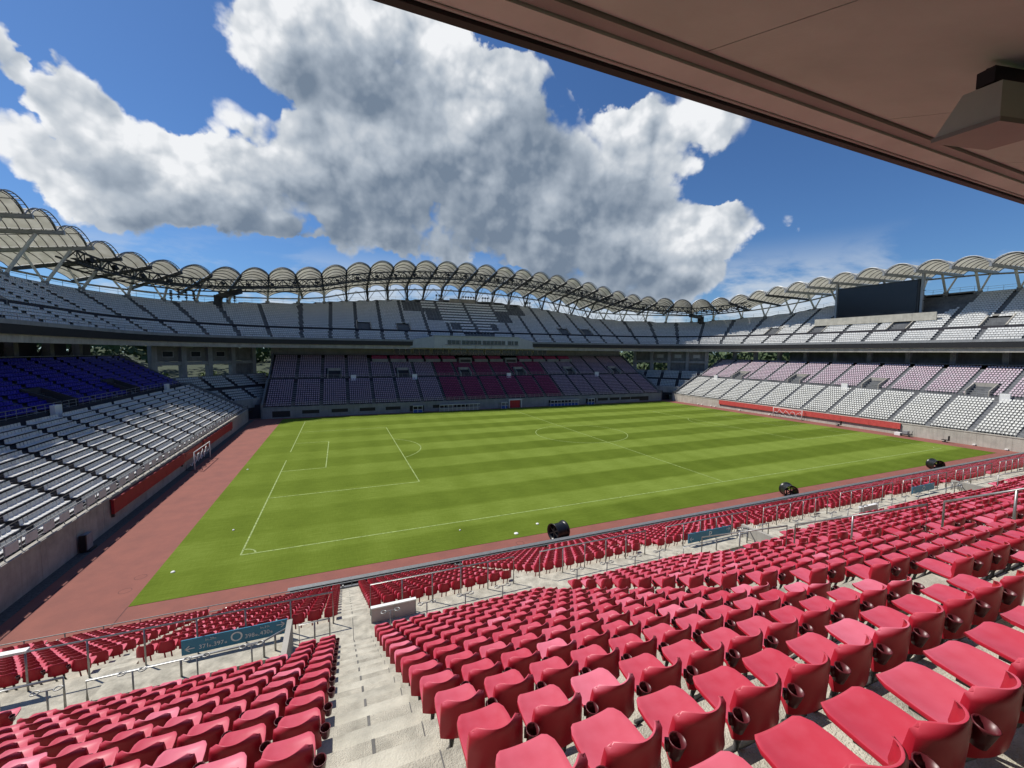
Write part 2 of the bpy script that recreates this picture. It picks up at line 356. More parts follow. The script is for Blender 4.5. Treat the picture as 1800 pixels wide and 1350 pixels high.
def grandstand(label, T, z0, dz, period, terr, wallm, vom, loc, vm=None):
    root = thing('grandstand', loc, label, 'grandstand', FARG)
    R, R2 = lower_rows(z0, dz); dep = .78; L = T.len
    m = MB(); allr = R+R2
    for i, (d, z) in enumerate(allr):
        hi = d+dep/2 if i != 12 else R2[0][0]-dep/2
        m.quad(T.p(0, d-dep/2, z), T.p(L, d-dep/2, z), T.p(L, hi, z), T.p(0, hi, z))
        zn = allr[i+1][1] if i < 25 else z+.9
        m.quad(T.p(0, hi, z), T.p(L, hi, z), T.p(L, hi, zn), T.p(0, hi, zn))
    obj('terrace', m, terr, root)
    # aisle half steps
    m = MB()
    for b in range(1, int(L/period)+1):
        t = b*period
        for i, (d, z) in enumerate(allr):
            if i < 25 and i != 12: T.box(m, t-.4, t+.4, d+.1, d+dep/2, z, z+dz/2)
    stuff(obj('aisle_step', m, CONC_G if terr is CONC_D else CONC_D, root))
    # pit wall, built of cast panels with open joints
    nP = int(L/4.2)
    for k in range(nP):
        a, b = L*k/nP, L*(k+1)/nP
        w = MB(); T.box(w, a+.012, b-.012, .0, .3, -.02, z0-.05); obj('wall_panel', w, wallm, root)
    w = MB(); T.box(w, 0, L, .12, .55, -.02, z0-.1); obj('wall_core', w, TERR_D, root)
    w = MB(); T.box(w, 0, L, -.06, .36, z0-.045, z0+.12); obj('coping', w, wallm, root)
    # front railing with infill panels
    r = MB()
    for zz in (.35, .62, 1.0): r.bar(T.p(0, .22, z0+.12+zz), T.p(L, .22, z0+.12+zz), .045)
    t = 0
    while t < L: r.bar(T.p(t, .22, z0+.1), T.p(t, .22, z0+1.12), .05); t += 1.55
    stuff(obj('front_railing', r, STEEL, root))
    # gangway railing and end walls
    gz = R2[0][1]; gd = R2[0][0]-dep/2
    r = MB()
    for zz in (.15, .55, .95): r.bar(T.p(0, gd+.05, gz+zz), T.p(L, gd+.05, gz+zz), .04)
    t = 0
    while t < L: r.bar(T.p(t, gd+.05, gz), T.p(t, gd+.05, gz+.95), .045); t += 1.55
    stuff(obj('gangway_railing', r, STEEL, root))
    for tt, s in ((0, -1), (L, 1)):
        pts = [T.p(tt, -.05, -.02), T.p(tt, -.05, z0+.9), T.p(tt, 1.0, z0+.95), T.p(tt, R[-1][0], R[-1][1]+1.0), T.p(tt, gd, R[-1][1]+1.05), T.p(tt, R2[-1][0]+.5, R2[-1][1]+1.25), T.p(tt, R2[-1][0]+.5, -.02)]
        e = MB(); e.prism(pts, T.a*.35*s); obj('end_wall', e, CONC_D, root)
    top = R2[-1]
    w = MB(); T.box(w, 0, L, top[0]+dep/2, top[0]+dep/2+.3, top[1], top[1]+1.0); obj('rear_parapet', w, CONC_G, root)
    # vomitories: opening with parapet walls at the gangway
    for t in vom:
        v = MB()
        d1 = R2[4][0]; z1 = R2[4][1]
        for s in (-1, 1):
            pts = [T.p(t+s*1.6, gd-.02, gz-.1), T.p(t+s*1.6, gd-.02, gz+1.0), T.p(t+s*1.6, d1, z1+.75), T.p(t+s*1.6, d1, gz-.1)]
            v.prism(pts, T.a*.16*s)
        T.box(v, t-1.6, t+1.6, d1-.08, d1+.1, gz-.1, z1+.75)
        pv = obj('vomitory', v, vm or CONC, root)
        k = MB(); T.box(k, t-1.58, t+1.58, gd+.05, d1-.1, gz-1.9, gz-.12); obj('opening_floor', k, CONC_D, pv)
        k = MB(); T.box(k, t-1.1, t+1.1, d1-.12, d1-.085, gz-.1, gz+1.4); obj('doorway', k, BLACK, pv)
    return root, R, R2
def tier_seats(T, rows, period, first, nper, pitch, skip=None):
    out = []; yaw = T.yaw()
    b = 0
    while first+b*period+pitch < T.len:
        for r, (d, z) in enumerate(rows):
            for i in range(nper):
                t = first+b*period+.45+pitch*(i+.5)
                if t > T.len-.4 or t < .3 or (skip and skip(t, r, b)): continue
                q = T.p(t, d-.02, z); out.append((q.x, q.y, q.z, yaw, 0.0, b, r))
        b += 1
    return np.array(out)
def vskip(vom, rows=4): return lambda t, r, b: r <= rows and any(abs(t-v) < 1.95 for v in vom)

# ---- far side
TF = Tier((-9.5, 75), (1, 0), (0, 1), 119.6); PF = 6.29
vomF = [PF*(b+.5) for b in (2, 5, 8, 11, 14, 17)]
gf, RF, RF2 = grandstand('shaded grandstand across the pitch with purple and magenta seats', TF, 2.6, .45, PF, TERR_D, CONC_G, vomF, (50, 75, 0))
A = tier_seats(TF, RF, PF, 0, 11, .5); B = tier_seats(TF, RF2, PF, 0, 11, .5, vskip(vomF))
B = B[~((B[:, 6] >= 9) & (B[:, 5] >= 4) & (B[:, 5] <= 14))]
S = np.concatenate([A, B]); mag = (S[:, 5] >= 7) & (S[:, 5] <= 12)
G = S[~mag].copy(); G[:, 4] = np.clip(.25+rng.normal(0, .16, len(G)), 0, 1); G[:, 4] += np.where((G[:, 5] > 15) & (G[:, 2] > 12.0), .9, 0)
MG = S[mag].copy(); MG[:, 4] = np.clip(rng.normal(.3, .2, len(MG)), 0, 1)
PURP = tintmat('seat_purple', (.36, .28, .37), (.48, .36, .42)); MAGE = tintmat('seat_magenta', (.30, .035, .12), (.40, .08, .18))
seat_mass('purple_seats', G[:, :5], PURP, 'dull purple seats in the shaded grandstand across the pitch', (SEAT_DOT, SEAT_LO_F))
seat_mass('magenta_seats', MG[:, :5], MAGE, 'magenta seats filling the middle blocks of the shaded grandstand', (SEAT_DOT, SEAT_LO_F))
# boxes of the honour terrace along the top
topz = RF2[9][1]; topd = RF2[9][0]-.39
bx = []
for k in range(13):
    t0 = PF*4+1.0+k*5.35; t1 = t0+4.6
    if k in (5, 8):
        v = MB(); TF.box(v, t0, t1-.4, topd-.6, topd+1.6, topz-.2, topz+1.5); hp = obj('honour_stair_hood', v, CONC_G, gf)
        v = MB(); TF.box(v, t0+.4, t1-.8, topd-.64, topd-.602, topz+.1, topz+.9); obj('doorway', v, BLACK, hp); continue
    v = MB(); TF.box(v, t0, t1, topd-.3, topd-.12, topz+.15, topz+1.05); obj('box_parapet', v, CONC_G, gf)
    for r in range(3):
        for i in range(9): q = TF.p(t0+.25+i*.5, topd+.5+r*.85, topz+.45+r*.42); bx.append((q.x, q.y, q.z, TF.yaw(), rng.random()*.5))
seat_mass('box_seats', bx, tintmat('seat_crimson', (.40, .03, .10), (.45, .08, .14)), 'crimson seats in the boxes along the top of the shaded grandstand')
# rear wall of the far concourse
v = MB(); TF.box(v, -1, 119.5, 23.6, 24.2, 12, 18); obj('rear_wall', v, CONC_G, gf)
for k in range(9):
    t0 = 33+k*6.1
    v = MB(); TF.box(v, t0, t0+5.4, 23.5, 23.58, 15.2, 17.0); wn = obj('lounge_window', v, GLASS, gf)
    for j in range(4): v = MB(); TF.box(v, t0+j*1.77, t0+j*1.77+.08, 23.42, 23.6, 15.15, 17.05); obj('mullion', v, STEEL_W, wn)
# openings in the far pit wall
for k, px in enumerate([4.2, 10.6, 17.2, 23.8, 30.2, 36.4, 42.6, 48.6, 78.2, 82.2, 91.5, 96.0, 100.6, 105.0, 109.0, 112.6]):
    v = MB(); TF.box(v, px-2.2, px+1.6, -.02, .02, .9 if k % 5 else .3, 1.75); obj('wall_opening', v, BLACK, gf)

# ---- right side
TRt = Tier((113.7, 73.3), (0, -1), (1, 0), 92); PR = 6.1
vomR = [PR*2.5-.4+PR*3*k for k in range(5)]
gr, RR, RR2 = grandstand('sunlit grandstand behind the right goal with white and pale pink seats', TRt, 2.35, .425, PR, CONC_D, CONC_R, vomR, (114, 30, 0))
A = tier_seats(TRt, RR, PR, 0, 11, .48); B = tier_seats(TRt, RR2, PR, 0, 11, .48, vskip(vomR))
A[:, 4] = np.clip(rng.normal(.2, .2, len(A)), 0, 1); B[:, 4] = np.clip(rng.normal(.35, .25, len(B)), 0, 1)
WHI = tintmat('seat_white', (.72, .72, .68), (.60, .60, .57)); LAV = tintmat('seat_pale_pink', (.60, .47, .53), (.62, .55, .58))
seat_mass('white_seats', A[:, :5], WHI, 'white seats in the lower half of the sunlit right grandstand', (SEAT_DOT, SEAT_LO_F))
seat_mass('pale_pink_seats', B[:, :5], LAV, 'faded pale pink seats in the upper half of the right grandstand', (SEAT_DOT, SEAT_LO_F))
# ---- left side
TL = Tier((-12.0, -16), (0, 1), (-1, 0), 88.5); PL = 6.1
vomL = [PL*1.5+PL*3*k+2.5 for k in range(4)]
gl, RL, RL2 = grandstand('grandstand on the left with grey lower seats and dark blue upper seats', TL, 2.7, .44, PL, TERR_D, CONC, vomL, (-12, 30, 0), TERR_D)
A = tier_seats(TL, RL, PL, 0, 11, .48); B = tier_seats(TL, RL2, PL, 0, 11, .48, vskip(vomL))
A[:, 4] = np.clip(rng.normal(.3, .2, len(A)), 0, 1); B[:, 4] = np.clip(rng.normal(.3, .3, len(B)), 0, 1)
seat_mass('grey_white_seats', A[:, :5], tintmat('seat_greywhite', (.62, .62, .60), (.50, .50, .49)), 'grey white seats in the lower half of the left grandstand')
seat_mass('blue_seats', B[:, :5], tintmat('seat_blue', (.015, .012, .24), (.028, .022, .32)), 'dark blue seats in the upper half of the left grandstand')
# rear of left / right concourses: columns and dark back wall
for T, root, dd in ((TRt, gr, 26.5), (TL, gl, 26.5)):
    t = 4
    while t < T.len-4:
        v = MB(); T.box(v, t-.5, t+.5, dd-3, dd-2, 0, 18); obj('concourse_column', v, CONC_D, root); t += 8.2
v = MB(); TRt.box(v, 22, 92, 26.5, 27, 0, 18); obj('rear_wall', v, CONC_D, gr)
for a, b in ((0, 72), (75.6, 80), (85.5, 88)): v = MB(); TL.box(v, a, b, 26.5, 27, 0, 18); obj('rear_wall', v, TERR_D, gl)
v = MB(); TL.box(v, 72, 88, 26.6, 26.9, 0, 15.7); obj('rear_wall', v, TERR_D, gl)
for t in (45, 53, 61, 69, 77):
    v = MB(); v.bar(TL.p(t, 25.5, 13.5), TL.p(t+3.5, 25.5, 17.4), .4); obj('brace', v, CONC_D, gl)

# ------------------------------------------------------------------ upper deck (one bowl round three sides)
def loop(x0, x1, yf, R, step=1.3, y_start=-24):
    """points along a rounded U from the near left to the near right: (pos, outward normal, arc)"""
    P = []
    for y in np.arange(y_start, yf-R, step): P.append((x0, y, -1, 0))
    for a in np.arange(0, math.pi/2, step/R): P.append((x0+R-R*math.cos(a), yf-R+R*math.sin(a), -math.cos(a), math.sin(a)))
    for x in np.arange(x0+R, x1-R, step): P.append((x, yf, 0, 1))
    for a in np.arange(0, math.pi/2, step/R): P.append((x1-R+R*math.sin(a), yf-R+R*math.cos(a), math.sin(a), math.cos(a)))
    for y in np.arange(yf-R, y_start, -step): P.append((x1, y, 1, 0))
    P = np.array(P); s = np.concatenate([[0], np.cumsum(np.hypot(np.diff(P[:, 0]), np.diff(P[:, 1])))])
    return P, s
UX0, UX1, UYF, UR = -29.0, 133.5, 88.0, 30.0
UP, US = loop(UX0, UX1, UYF, UR)
def key(P):       # unrolled coordinate used by the tables below
    x, y = P[0], P[1]
    if x < UX0+UR and y <= UYF-UR+1e-6 and x < 20: return y-(UYF-UR)           # left: negative
    return None
arcL = math.pi/2*UR; SL = (UYF-UR)+24
def dev(side, v):
    if side == 'L': return v+24                       # y
    if side == 'F': return SL+arcL+(v-(UX0+UR))       # x
    if side == 'R': return SL+arcL+(UX1-UR-UX0-UR)+arcL+((UYF-UR)-v)
DT = [(dev('L', -24), 13.5), (dev('L', 58), 13.3), (SL+arcL*.5, 13.4), (dev('F', -2), 17.0), (dev('F', 8.5), 19.2), (dev('F', 26.5), 22), (dev('F', 47), 23.7), (dev('F', 69), 23.1), (dev('F', 91), 18.3), (dev('F', 100), 15.8), (dev('R', 58)-arcL*.5, 13.8), (dev('R', 58), 16.4), (dev('R', 52), 17.8), (dev('R', 40), 20.0), (dev('R', 26), 20.1), (dev('R', 6), 18.6), (dev('R', -24), 17)]
def Dep(s): return float(np.interp(s, [d[0] for d in DT], [d[1] for d in DT]))
UZ = 19.45; UD = .8; UDZ = .52
def upt(i, d, z): P = UP[i]; return Vector((P[0]+P[2]*d, P[1]+P[3]*d, z))
deck = thing('upper_deck', (50, 90, 19), 'upper tier of pale grey seats sweeping round the stadium', 'stand')
def nrows(i): return max(2, int(Dep(US[i])/UD))
GAP = 5   # gangway after five rows
m = MB()
for i in range(len(UP)-1):
    n = min(nrows(i), nrows(i+1))
    for j in range(n):
        z = UZ+UDZ*j; d0 = UD*j; d1 = d0+UD
        m.quad(upt(i, d0, z), upt(i, d1, z), upt(i+1, d1, z), upt(i+1, d0, z)); m.quad(upt(i, d1, z), upt(i, d1, z+UDZ), upt(i+1, d1, z+UDZ), upt(i+1, d1, z))
    n2 = max(nrows(i), nrows(i+1))
obj('terrace', m, CONC_D, deck)
fa = MB(); fb = MB(); fc = MB(); un = MB(); tp = MB()
for i in range(len(UP)-1):
    def band(M_, d0, z0, d1, z1): M_.quad(upt(i, d0, z0), upt(i+1, d0, z0), upt(i+1, d1, z1), upt(i, d1, z1))
    band(fa, -.35, 19.2, -.35, 19.75); band(fa, -.35, 19.75, -.1, 19.75); band(fa, -.1, 19.75, 0, 19.4); band(fa, -.3, 19.2, -.35, 19.2)
    band(fb, -.28, 18.0, -.3, 19.2); band(fc, .1, 17.0, .1, 17.95); band(fc, .1, 17.95, -.28, 18.0); band(fc, 1.2, 17.0, .1, 17.0)
    Da, Db = UD*nrows(i), UD*nrows(i+1); za, zb = UZ+UDZ*nrows(i), UZ+UDZ*nrows(i+1)
    un.quad(upt(i, 1.2, 17.0), upt(i+1, 1.2, 17.0), upt(i+1, Db+.6, zb-3.2), upt(i, Da+.6, za-3.2))
    tp.quad(upt(i, Da, za-UDZ), upt(i+1, Db, zb-UDZ), upt(i+1, Db, zb+.35), upt(i, Da, za+.35)); tp.quad(upt(i, Da, za+.35), upt(i+1, Db, zb+.35), upt(i+1, Db+.6, zb+.35), upt(i, Da+.6, za+.35)); tp.quad(upt(i, Da+.6, za+.35), upt(i+1, Db+.6, zb+.35), upt(i+1, Db+.6, zb-3.2), upt(i, Da+.6, za-3.2))
obj('kerb', fa, CONC_G, deck); obj('fascia', fb, BLACK, deck); obj('ring_beam', fc, CONC, deck); obj('underside', un, CONC_D, deck); obj('top_wall', tp, CONC_G, deck)
# thin rail along the very top and along the front
rl = MB()
for i in range(0, len(UP)-2, 2):
    Da, Db = UD*nrows(i)+.3, UD*nrows(i+2)+.3; za, zb = UZ+UDZ*nrows(i), UZ+UDZ*nrows(i+2)
    for h in (1.0, 1.5): rl.bar(upt(i, Da, za+h), upt(i+2, Db, zb+h), .05)
    rl.bar(upt(i, Da, za+.3), upt(i, Da, za+1.5), .05)
    rl.bar(upt(i, -.2, 20.4), upt(i+2, -.2, 20.4), .05); rl.bar(upt(i, -.2, 19.7), upt(i, -.2, 20.4), .04)
stuff(obj('top_railing', rl, STEEL, deck))
# seats of the upper deck
us = []; aisles = MB(); per = 7.0
cl = dev('F', 50)
PRESS = (dev('F', 27.5), dev('F', 71.5))
s_end = US[-1]
def at_s(s, d):
    i = min(np.searchsorted(US, s)-1, len(UP)-2); i = max(i, 0); f = (s-US[i])/(US[i+1]-US[i])
    a = UP[i]*(1-f)+UP[i+1]*f; nn = math.hypot(a[2], a[3]); return Vector((a[0]+a[2]/nn*d, a[1]+a[3]/nn*d, 0)), a[2]/nn, a[3]/nn
vomU = [dev('R', y) for y in (57, 43.2, 23.5, 6.5)]+[dev('L', y) for y in (39,)]+[dev('F', x) for x in (14.5, 26, 82.5, 92)]
BOARD = (dev('R', 42), dev('R', 18))
for j in range(30):
    d = UD*j+.42; z = UZ+UDZ*j
    if j == GAP: continue
    s = 1.0
    while s < s_end-1:
        stretch = .5*(UR/(UR+d)) if (SL < s < SL+arcL or dev('F', UX1-UR) < s < dev('R', 58)) else .5
        k = (s % per)
        if k > .95:
            n = min(Dep(s-.4), Dep(s+.4))/UD
            okk = j < int(n)-0
            fx = s-SL-arcL+(UX0+UR)
            if PRESS[0] < s < PRESS[1]:
                # empty terrace with desks in the middle, seat blocks stepping down towards it
                side = min(s-PRESS[0], PRESS[1]-s); lim = 18-int(side/per)*6
                if side > 2.45*per or j > lim: okk = False
            if BOARD[0] < s < BOARD[1] and j > 9: okk = False
            if BOARD[1]-1 < s < BOARD[1]+4.5 and j > 11: okk = j < 12+(s-BOARD[1])*1.2
            if any(abs(s-v) < 2.0 for v in vomU) and GAP < j < GAP+5: okk = False
            if okk:
                p, nx, ny = at_s(s, d); us.append((p.x, p.y, z, math.atan2(nx, -ny), np.clip(rng.normal(.3, .22), 0, 1)))
        s += stretch
UPS = tintmat('seat_upper', (.66, .66, .64), (.54, .55, .54))
V2 = SEAT_LO_V.copy(); V2[:, 0] *= 1.06
seat_mass('upper_seats', us, UPS, 'pale grey seats in blocks all round the upper tier', (V2, SEAT_LO_F))
# gangway wall of the upper deck and vomitories
gw = MB()
for i in range(len(UP)-1):
    d = UD*(GAP+1)-.02; z = UZ+UDZ*GAP
    gw.quad(upt(i, d, z), upt(i, d, z+.75), upt(i+1, d, z+.75), upt(i+1, d, z)); gw.quad(upt(i, d, z+.75), upt(i, d+.2, z+.75), upt(i+1, d+.2, z+.75), upt(i+1, d, z+.75))
obj('gangway_wall', gw, TERR_D, deck)
for s in vomU:
    v = MB(); d0, d1 = UD*(GAP+1)-.1, UD*(GAP+6); z0, z1 = UZ+UDZ*GAP, UZ+UDZ*(GAP+6)+.35
    def q(ds, d, z): p, nx, ny = at_s(s+ds, d); return Vector((p.x, p.y, z))
    for sg in (-1, 1): v.poly([q(1.9*sg, d0, z0), q(1.9*sg, d1, z0), q(1.9*sg, d1, z1), q(1.9*sg, d0, z0+.9)]); v.poly([q(2.1*sg, d0, z0), q(2.1*sg, d1, z0), q(2.1*sg, d1, z1), q(2.1*sg, d0, z0+.9)]); v.poly([q(1.9*sg, d0, z0+.9), q(2.1*sg, d0, z0+.9), q(2.1*sg, d1, z1), q(1.9*sg, d1, z1)])
    v.quad(q(-1.9, d1, z0), q(1.9, d1, z0), q(1.9, d1, z1), q(-1.9, d1, z1)); v.quad(q(-2.1, d1, z1), q(2.1, d1, z1), q(2.1, d1+.2, z1), q(-2.1, d1+.2, z1))
    v.quad(q(-1.9, d0, z0+.01), q(1.9, d0, z0+.01), q(1.9, d1, z0+.01), q(-1.9, d1, z0+.01))
    obj('vomitory', v, CONC, deck)
# press desks on the empty middle terrace
def desk(x0, x1, j):
    d = UD*j+.5; z = UZ+UDZ*j+.72
    m = MB().box(x0, x1, UYF+d-.22, UYF+d+.22, z-.06, z); m.box(x0, x1, UYF+d-.22, UYF+d-.18, z-.5, z-.06)
    return m
dk = 0
names = ['lowest', 'second', 'third', 'fourth', 'fifth', 'sixth', 'seventh', 'eighth', 'ninth', 'topmost']
for (x0, x1, rows, place) in ((33.8, 38.4, (22, 24, 26), 'far left column'), (39.4, 48.6, (12, 14, 16, 18, 20, 22, 24, 26), 'left middle column'), (49.6, 59, (12, 14, 16, 18, 20, 22, 24, 26), 'right middle column'), (60, 65, (22, 24, 26), 'far right column'), (44.6, 49.0, (6, 8, 10), 'short lower left column'), (50.2, 55, (6, 8, 10), 'short lower right column')):
    for q_, j in enumerate(rows):
        if UD*j > Dep(dev('F', (x0+x1)/2))-1: continue
        tag(obj('press_desk', desk(x0, x1, j), WHITE), f'long white press desk in upper tier, {names[q_]} in the {place}', 'desk', 'press desks on the upper tier')
# small dark stools on the empty terrace
st = MB()
for j in range(1, 28):
    for x in np.arange(28, 72, 1.1):
        s = dev('F', x); side = min(s-PRESS[0], PRESS[1]-s)
        if UD*j > Dep(s)-1 or (side < 2.45*per and j <= 18-int(side/per)*6) or rng.random() < .25: continue
        y = UYF+UD*j+.3; z = UZ+UDZ*j; st.box(x-.12, x+.12, y-.1, y+.1, z, z+.38)
stuff(obj('seat_mount', st, CONC_G, deck))
# glazed box in front of the middle of the upper deck
vb = thing('press_box', (48, 86, 17.2), 'grey glazed press box jutting out under the upper tier', 'press box')
pts = [(27.0, 88, 17.35), (33.6, 85.4, 17.3), (61.0, 85.4, 17.3), (67.6, 88, 17.35)]
up_ = [(27.0, 88, 19.7), (33.6, 85.4, 20.9), (61.0, 85.4, 20.9), (67.6, 88, 19.7)]
m = MB(); m.poly(pts[::-1]); m.poly(up_)
for a in range(3): m.quad(pts[a], pts[a+1], up_[a+1], up_[a])
PBOX = mat('press_box_paint', (.40, .41, .41), .7, .06, .8, streak=.12)
obj('shell', m, PBOX, vb)
for k, (a, b) in enumerate(((37.6, 41.6), (42, 48.2), (48.6, 56.2), (57, 59), (59.3, 61-.4))):
    w = obj('window', MB().box(a, b, 85.33, 85.39, 18.55, 19.75), GLASS, vb)
    for x in np.arange(a, b+.01, 1.25): obj('mullion', MB().box(x-.04, x+.04, 85.28, 85.4, 18.5, 19.8), STEEL, w)
obj('sill', MB().box(36.8, 60.8, 85.2, 85.4, 18.3, 18.48), CONC_G, vb)
obj('roof_slab', MB().box(33.4, 61.2, 85.2, 88, 20.92, 21.1), PBOX, vb)
for x in np.arange(36, 61, 5.2): obj('panel_joint', MB().box(x-.02, x+.02, 85.37, 85.398, 17.3, 18.28), TERR_D, vb)
# low pale wall behind the desks
obj('rear_board', MB().box(44.5, 54, UYF+22.4, UYF+22.6, UZ+UDZ*28-.3, UZ+UDZ*28+1.3), CONC, deck)

# ------------------------------------------------------------------ roof
RX0, RX1, RYF, RRad = -35.5, 137.5, 89.6, 31.0
RP, RS = loop(RX0, RX1, RYF, RRad, .6, -30)
arcR = math.pi/2*RRad; SLr = (RYF-RRad)+30
def rdev(side, v):
    if side == 'L': return v+30
    if side == 'F': return SLr+arcR+(v-(RX0+RRad))
    return SLr+arcR+(RX1-RRad-RX0-RRad)+arcR+((RYF-RRad)-v)
ZT = [(rdev('L', -30), 38.4), (rdev('L', 46), 38.2), (rdev('L', 54), 37.9), (rdev('L', 60), 37.4), (SLr+arcR*.2, 36.4), (SLr+arcR*.4, 35.7), (SLr+arcR*.6, 35.9), (SLr+arcR*.8, 37.0), (rdev('F', 3), 38.8), (rdev('F', 11), 40.6), (rdev('F', 17), 41.6), (rdev('F', 23.5), 42.4), (rdev('F', 30), 43.0), (rdev('F', 42), 43.6), (rdev('F', 54), 43.5), (rdev('F', 67), 43.0), (rdev('F', 80), 42.0), (rdev('F', 92), 40.4), (rdev('F', 98), 39.2), (rdev('F', 105), 38.0), (rdev('R', 60)-arcR*.72, 36.9), (rdev('R', 60)-arcR*.45, 35.7), (rdev('R', 60)-arcR*.2, 36.3), (rdev('R', 60), 37.4), (rdev('R', 51), 38.0), (rdev('R', 44), 38.5), (rdev('R', 35), 39.0), (rdev('R', 26), 39.0), (rdev('R', 15), 38.6), (rdev('R', 9), 38.0), (rdev('R', 4), 37.6), (rdev('R', -30), 36)]
def Zc(s): return float(np.interp(s, [d[0] for d in ZT], [d[1] for d in ZT]))
def r_at(s, d=0.0):
    i = max(0, min(np.searchsorted(RS, s)-1, len(RP)-2)); f = (s-RS[i])/(RS[i+1]-RS[i]); a = RP[i]*(1-f)+RP[i+1]*f; nn = math.hypot(a[2], a[3])
    return Vector((a[0]+a[2]/nn*d, a[1]+a[3]/nn*d, 0))
RW = 21.5; RISE = 1.9
DRT = [(0, 1.2), (rdev('L', 60), 1.6), (rdev('F', -4), 3.2), (rdev('F', 98), 3.0), (rdev('R', 60), .4), (rdev('R', 48), -.5), (rdev('R', -40), -.5)]
def Drop(s): return float(np.interp(s, [d[0] for d in DRT], [d[1] for d in DRT]))
def memb():
    m = bpy.data.materials.new('roof_membrane'); m.use_nodes = True; nt = m.node_tree; nt.nodes.clear()
    o = nt.nodes.new('ShaderNodeOutputMaterial'); d = nt.nodes.new('ShaderNodeBsdfDiffuse'); t = nt.nodes.new('ShaderNodeBsdfTranslucent'); x = nt.nodes.new('ShaderNodeMixShader')
    tc = nt.nodes.new('ShaderNodeTexCoord'); n = nt.nodes.new('ShaderNodeTexNoise'); n.inputs['Scale'].default_value = .7; n.inputs['Detail'].default_value = 5; nt.links.new(tc.outputs['Object'], n.inputs['Vector'])
    r = nt.nodes.new('ShaderNodeValToRGB'); nt.links.new(n.outputs[0], r.inputs[0]); r.color_ramp.elements[0].position = .3; r.color_ramp.elements[0].color = (.70, .69, .63, 1); r.color_ramp.elements[1].position = .7; r.color_ramp.elements[1].color = (.85, .84, .79, 1)
    for k in (d, t): nt.links.new(r.outputs[0], k.inputs[0])
    x.inputs[0].default_value = .5; nt.links.new(d.outputs[0], x.inputs[1]); nt.links.new(t.outputs[0], x.inputs[2]); nt.links.new(x.outputs[0], o.inputs[0])
    return m
MEMB = memb()
canopy = thing('stadium_roof', (50, 100, 30), 'scalloped ring roof of pale fabric vaults on slanted steel columns', 'roof')
s0 = rdev('L', 3.0); edges = [s0]
while edges[-1] < rdev('R', -22): edges.append(edges[-1]+(7.7 if edges[-1] < rdev('L', 58) else 6.35))
def rpt(s, v, z_up=0.0):           # point on the valley line at fraction v of the roof depth
    p = r_at(s, RW*v); p.z = Zc(s)-RISE-Drop(s)*v+z_up; return p
for k in range(len(edges)-1):
    sa, sb = edges[k], edges[k+1]; m = MB(); nu, nv = 10, 6; idx = {}
    left = sa < rdev('L', 62)
    def vp(u, v, off=0.0):
        a, b = rpt(sa, v), rpt(sb, v); p = a.lerp(b, u); p.z += (RISE-.25*v)*math.sin(math.pi*min(max(u, 0), 1))**.72+off; return p
    for layer in (0, 1):
        for i in range(nu+1):
            for j in range(nv+1):
                idx[layer, i, j] = len(m.v); m.v.append(tuple(vp(.02+.96*i/nu, j/nv, .06*layer)))
    for i in range(nu):
        for j in range(nv):
            m.f.append((idx[0, i, j], idx[0, i, j+1], idx[0, i+1, j+1], idx[0, i+1, j])); m.f.append((idx[1, i, j], idx[1, i+1, j], idx[1, i+1, j+1], idx[1, i, j+1]))
    pan = obj('roof_panel', m, MEMB, canopy, True)
    rb = MB(); nr = 15 if left else 9
    for q_ in range(nr+1):
        v = q_/nr; rb.tube([vp(u, v, -.08) for u in np.linspace(0, 1, 11)], .075 if left else .085, 4)
    # front hoop and edge
    hp = MB(); hp.tube([vp(u, -.006, .10) for u in np.linspace(0, 1, 13)], .13, 5); hp.tube([vp(u, -.040, .06) for u in np.linspace(0, 1, 13)], .09, 5)
    for u in np.linspace(.05, .95, 11): hp.bar(vp(u, -.006, .10), vp(u, -.04, .06), .07)
    obj('front_hoop', hp, STEEL, pan)
    if left:
        for u in (.3, .7): rb.tube([vp(u, v, -.08) for v in np.linspace(-.04, 1, 8)], .06, 4)
    obj('rib', rb, STEEL_D, pan)
for k, s in enumerate(edges):
    m = MB(); m.bar(rpt(s, -.05, -.25), rpt(s, 1.0, -.25), .42, .62); obj('roof_beam', m, STEEL_D if rdev('L', 66) < s < rdev('R', 55) else STEEL, canopy)
    if True:
        # slanted column pair rising from the rim of the upper deck
        p0 = r_at(s); best = int(np.argmin((UP[:, 0]-r_at(s, 10).x+UP[:, 2]*-8)**2+(UP[:, 1]-r_at(s, 10).y+UP[:, 3]*-8)**2))
        base = upt(best, UD*nrows(best)+.2, UZ+UDZ*nrows(best)+.2)
        dist = (Vector((base.x, base.y, 0))-r_at(s)).length
        far = rdev('F', 8) < s < rdev('F', 100)
        for vv, rad in (((dist-4.0)/RW, .27), (min(.97, (dist+3.4)/RW), .20)):
            m = MB(); m.tube([base, rpt(s, max(.05, vv), -.5)], rad, 8); obj('column', m, STEEL_W if not far else STEEL_D, canopy)
        m = MB(); m.tube([base+Vector((0, 0, -.6)), base+Vector((0, 0, .5))], .55, 8); obj('column_foot', m, CONC_G, canopy)
    if rdev('F', 8) < s < rdev('F', 118):
        b2 = rpt(s, .93, -4.2); m = MB()
        for dx in (-3.1, -1.1, 1.1, 3.1): m.tube([b2, rpt(s+dx, .93 if abs(dx) > 2 else .75, -.2)], .09, 5)
        m.tube([b2, rpt(s, .93, -9)], .12, 5); obj('branch_strut', m, STEEL, canopy)
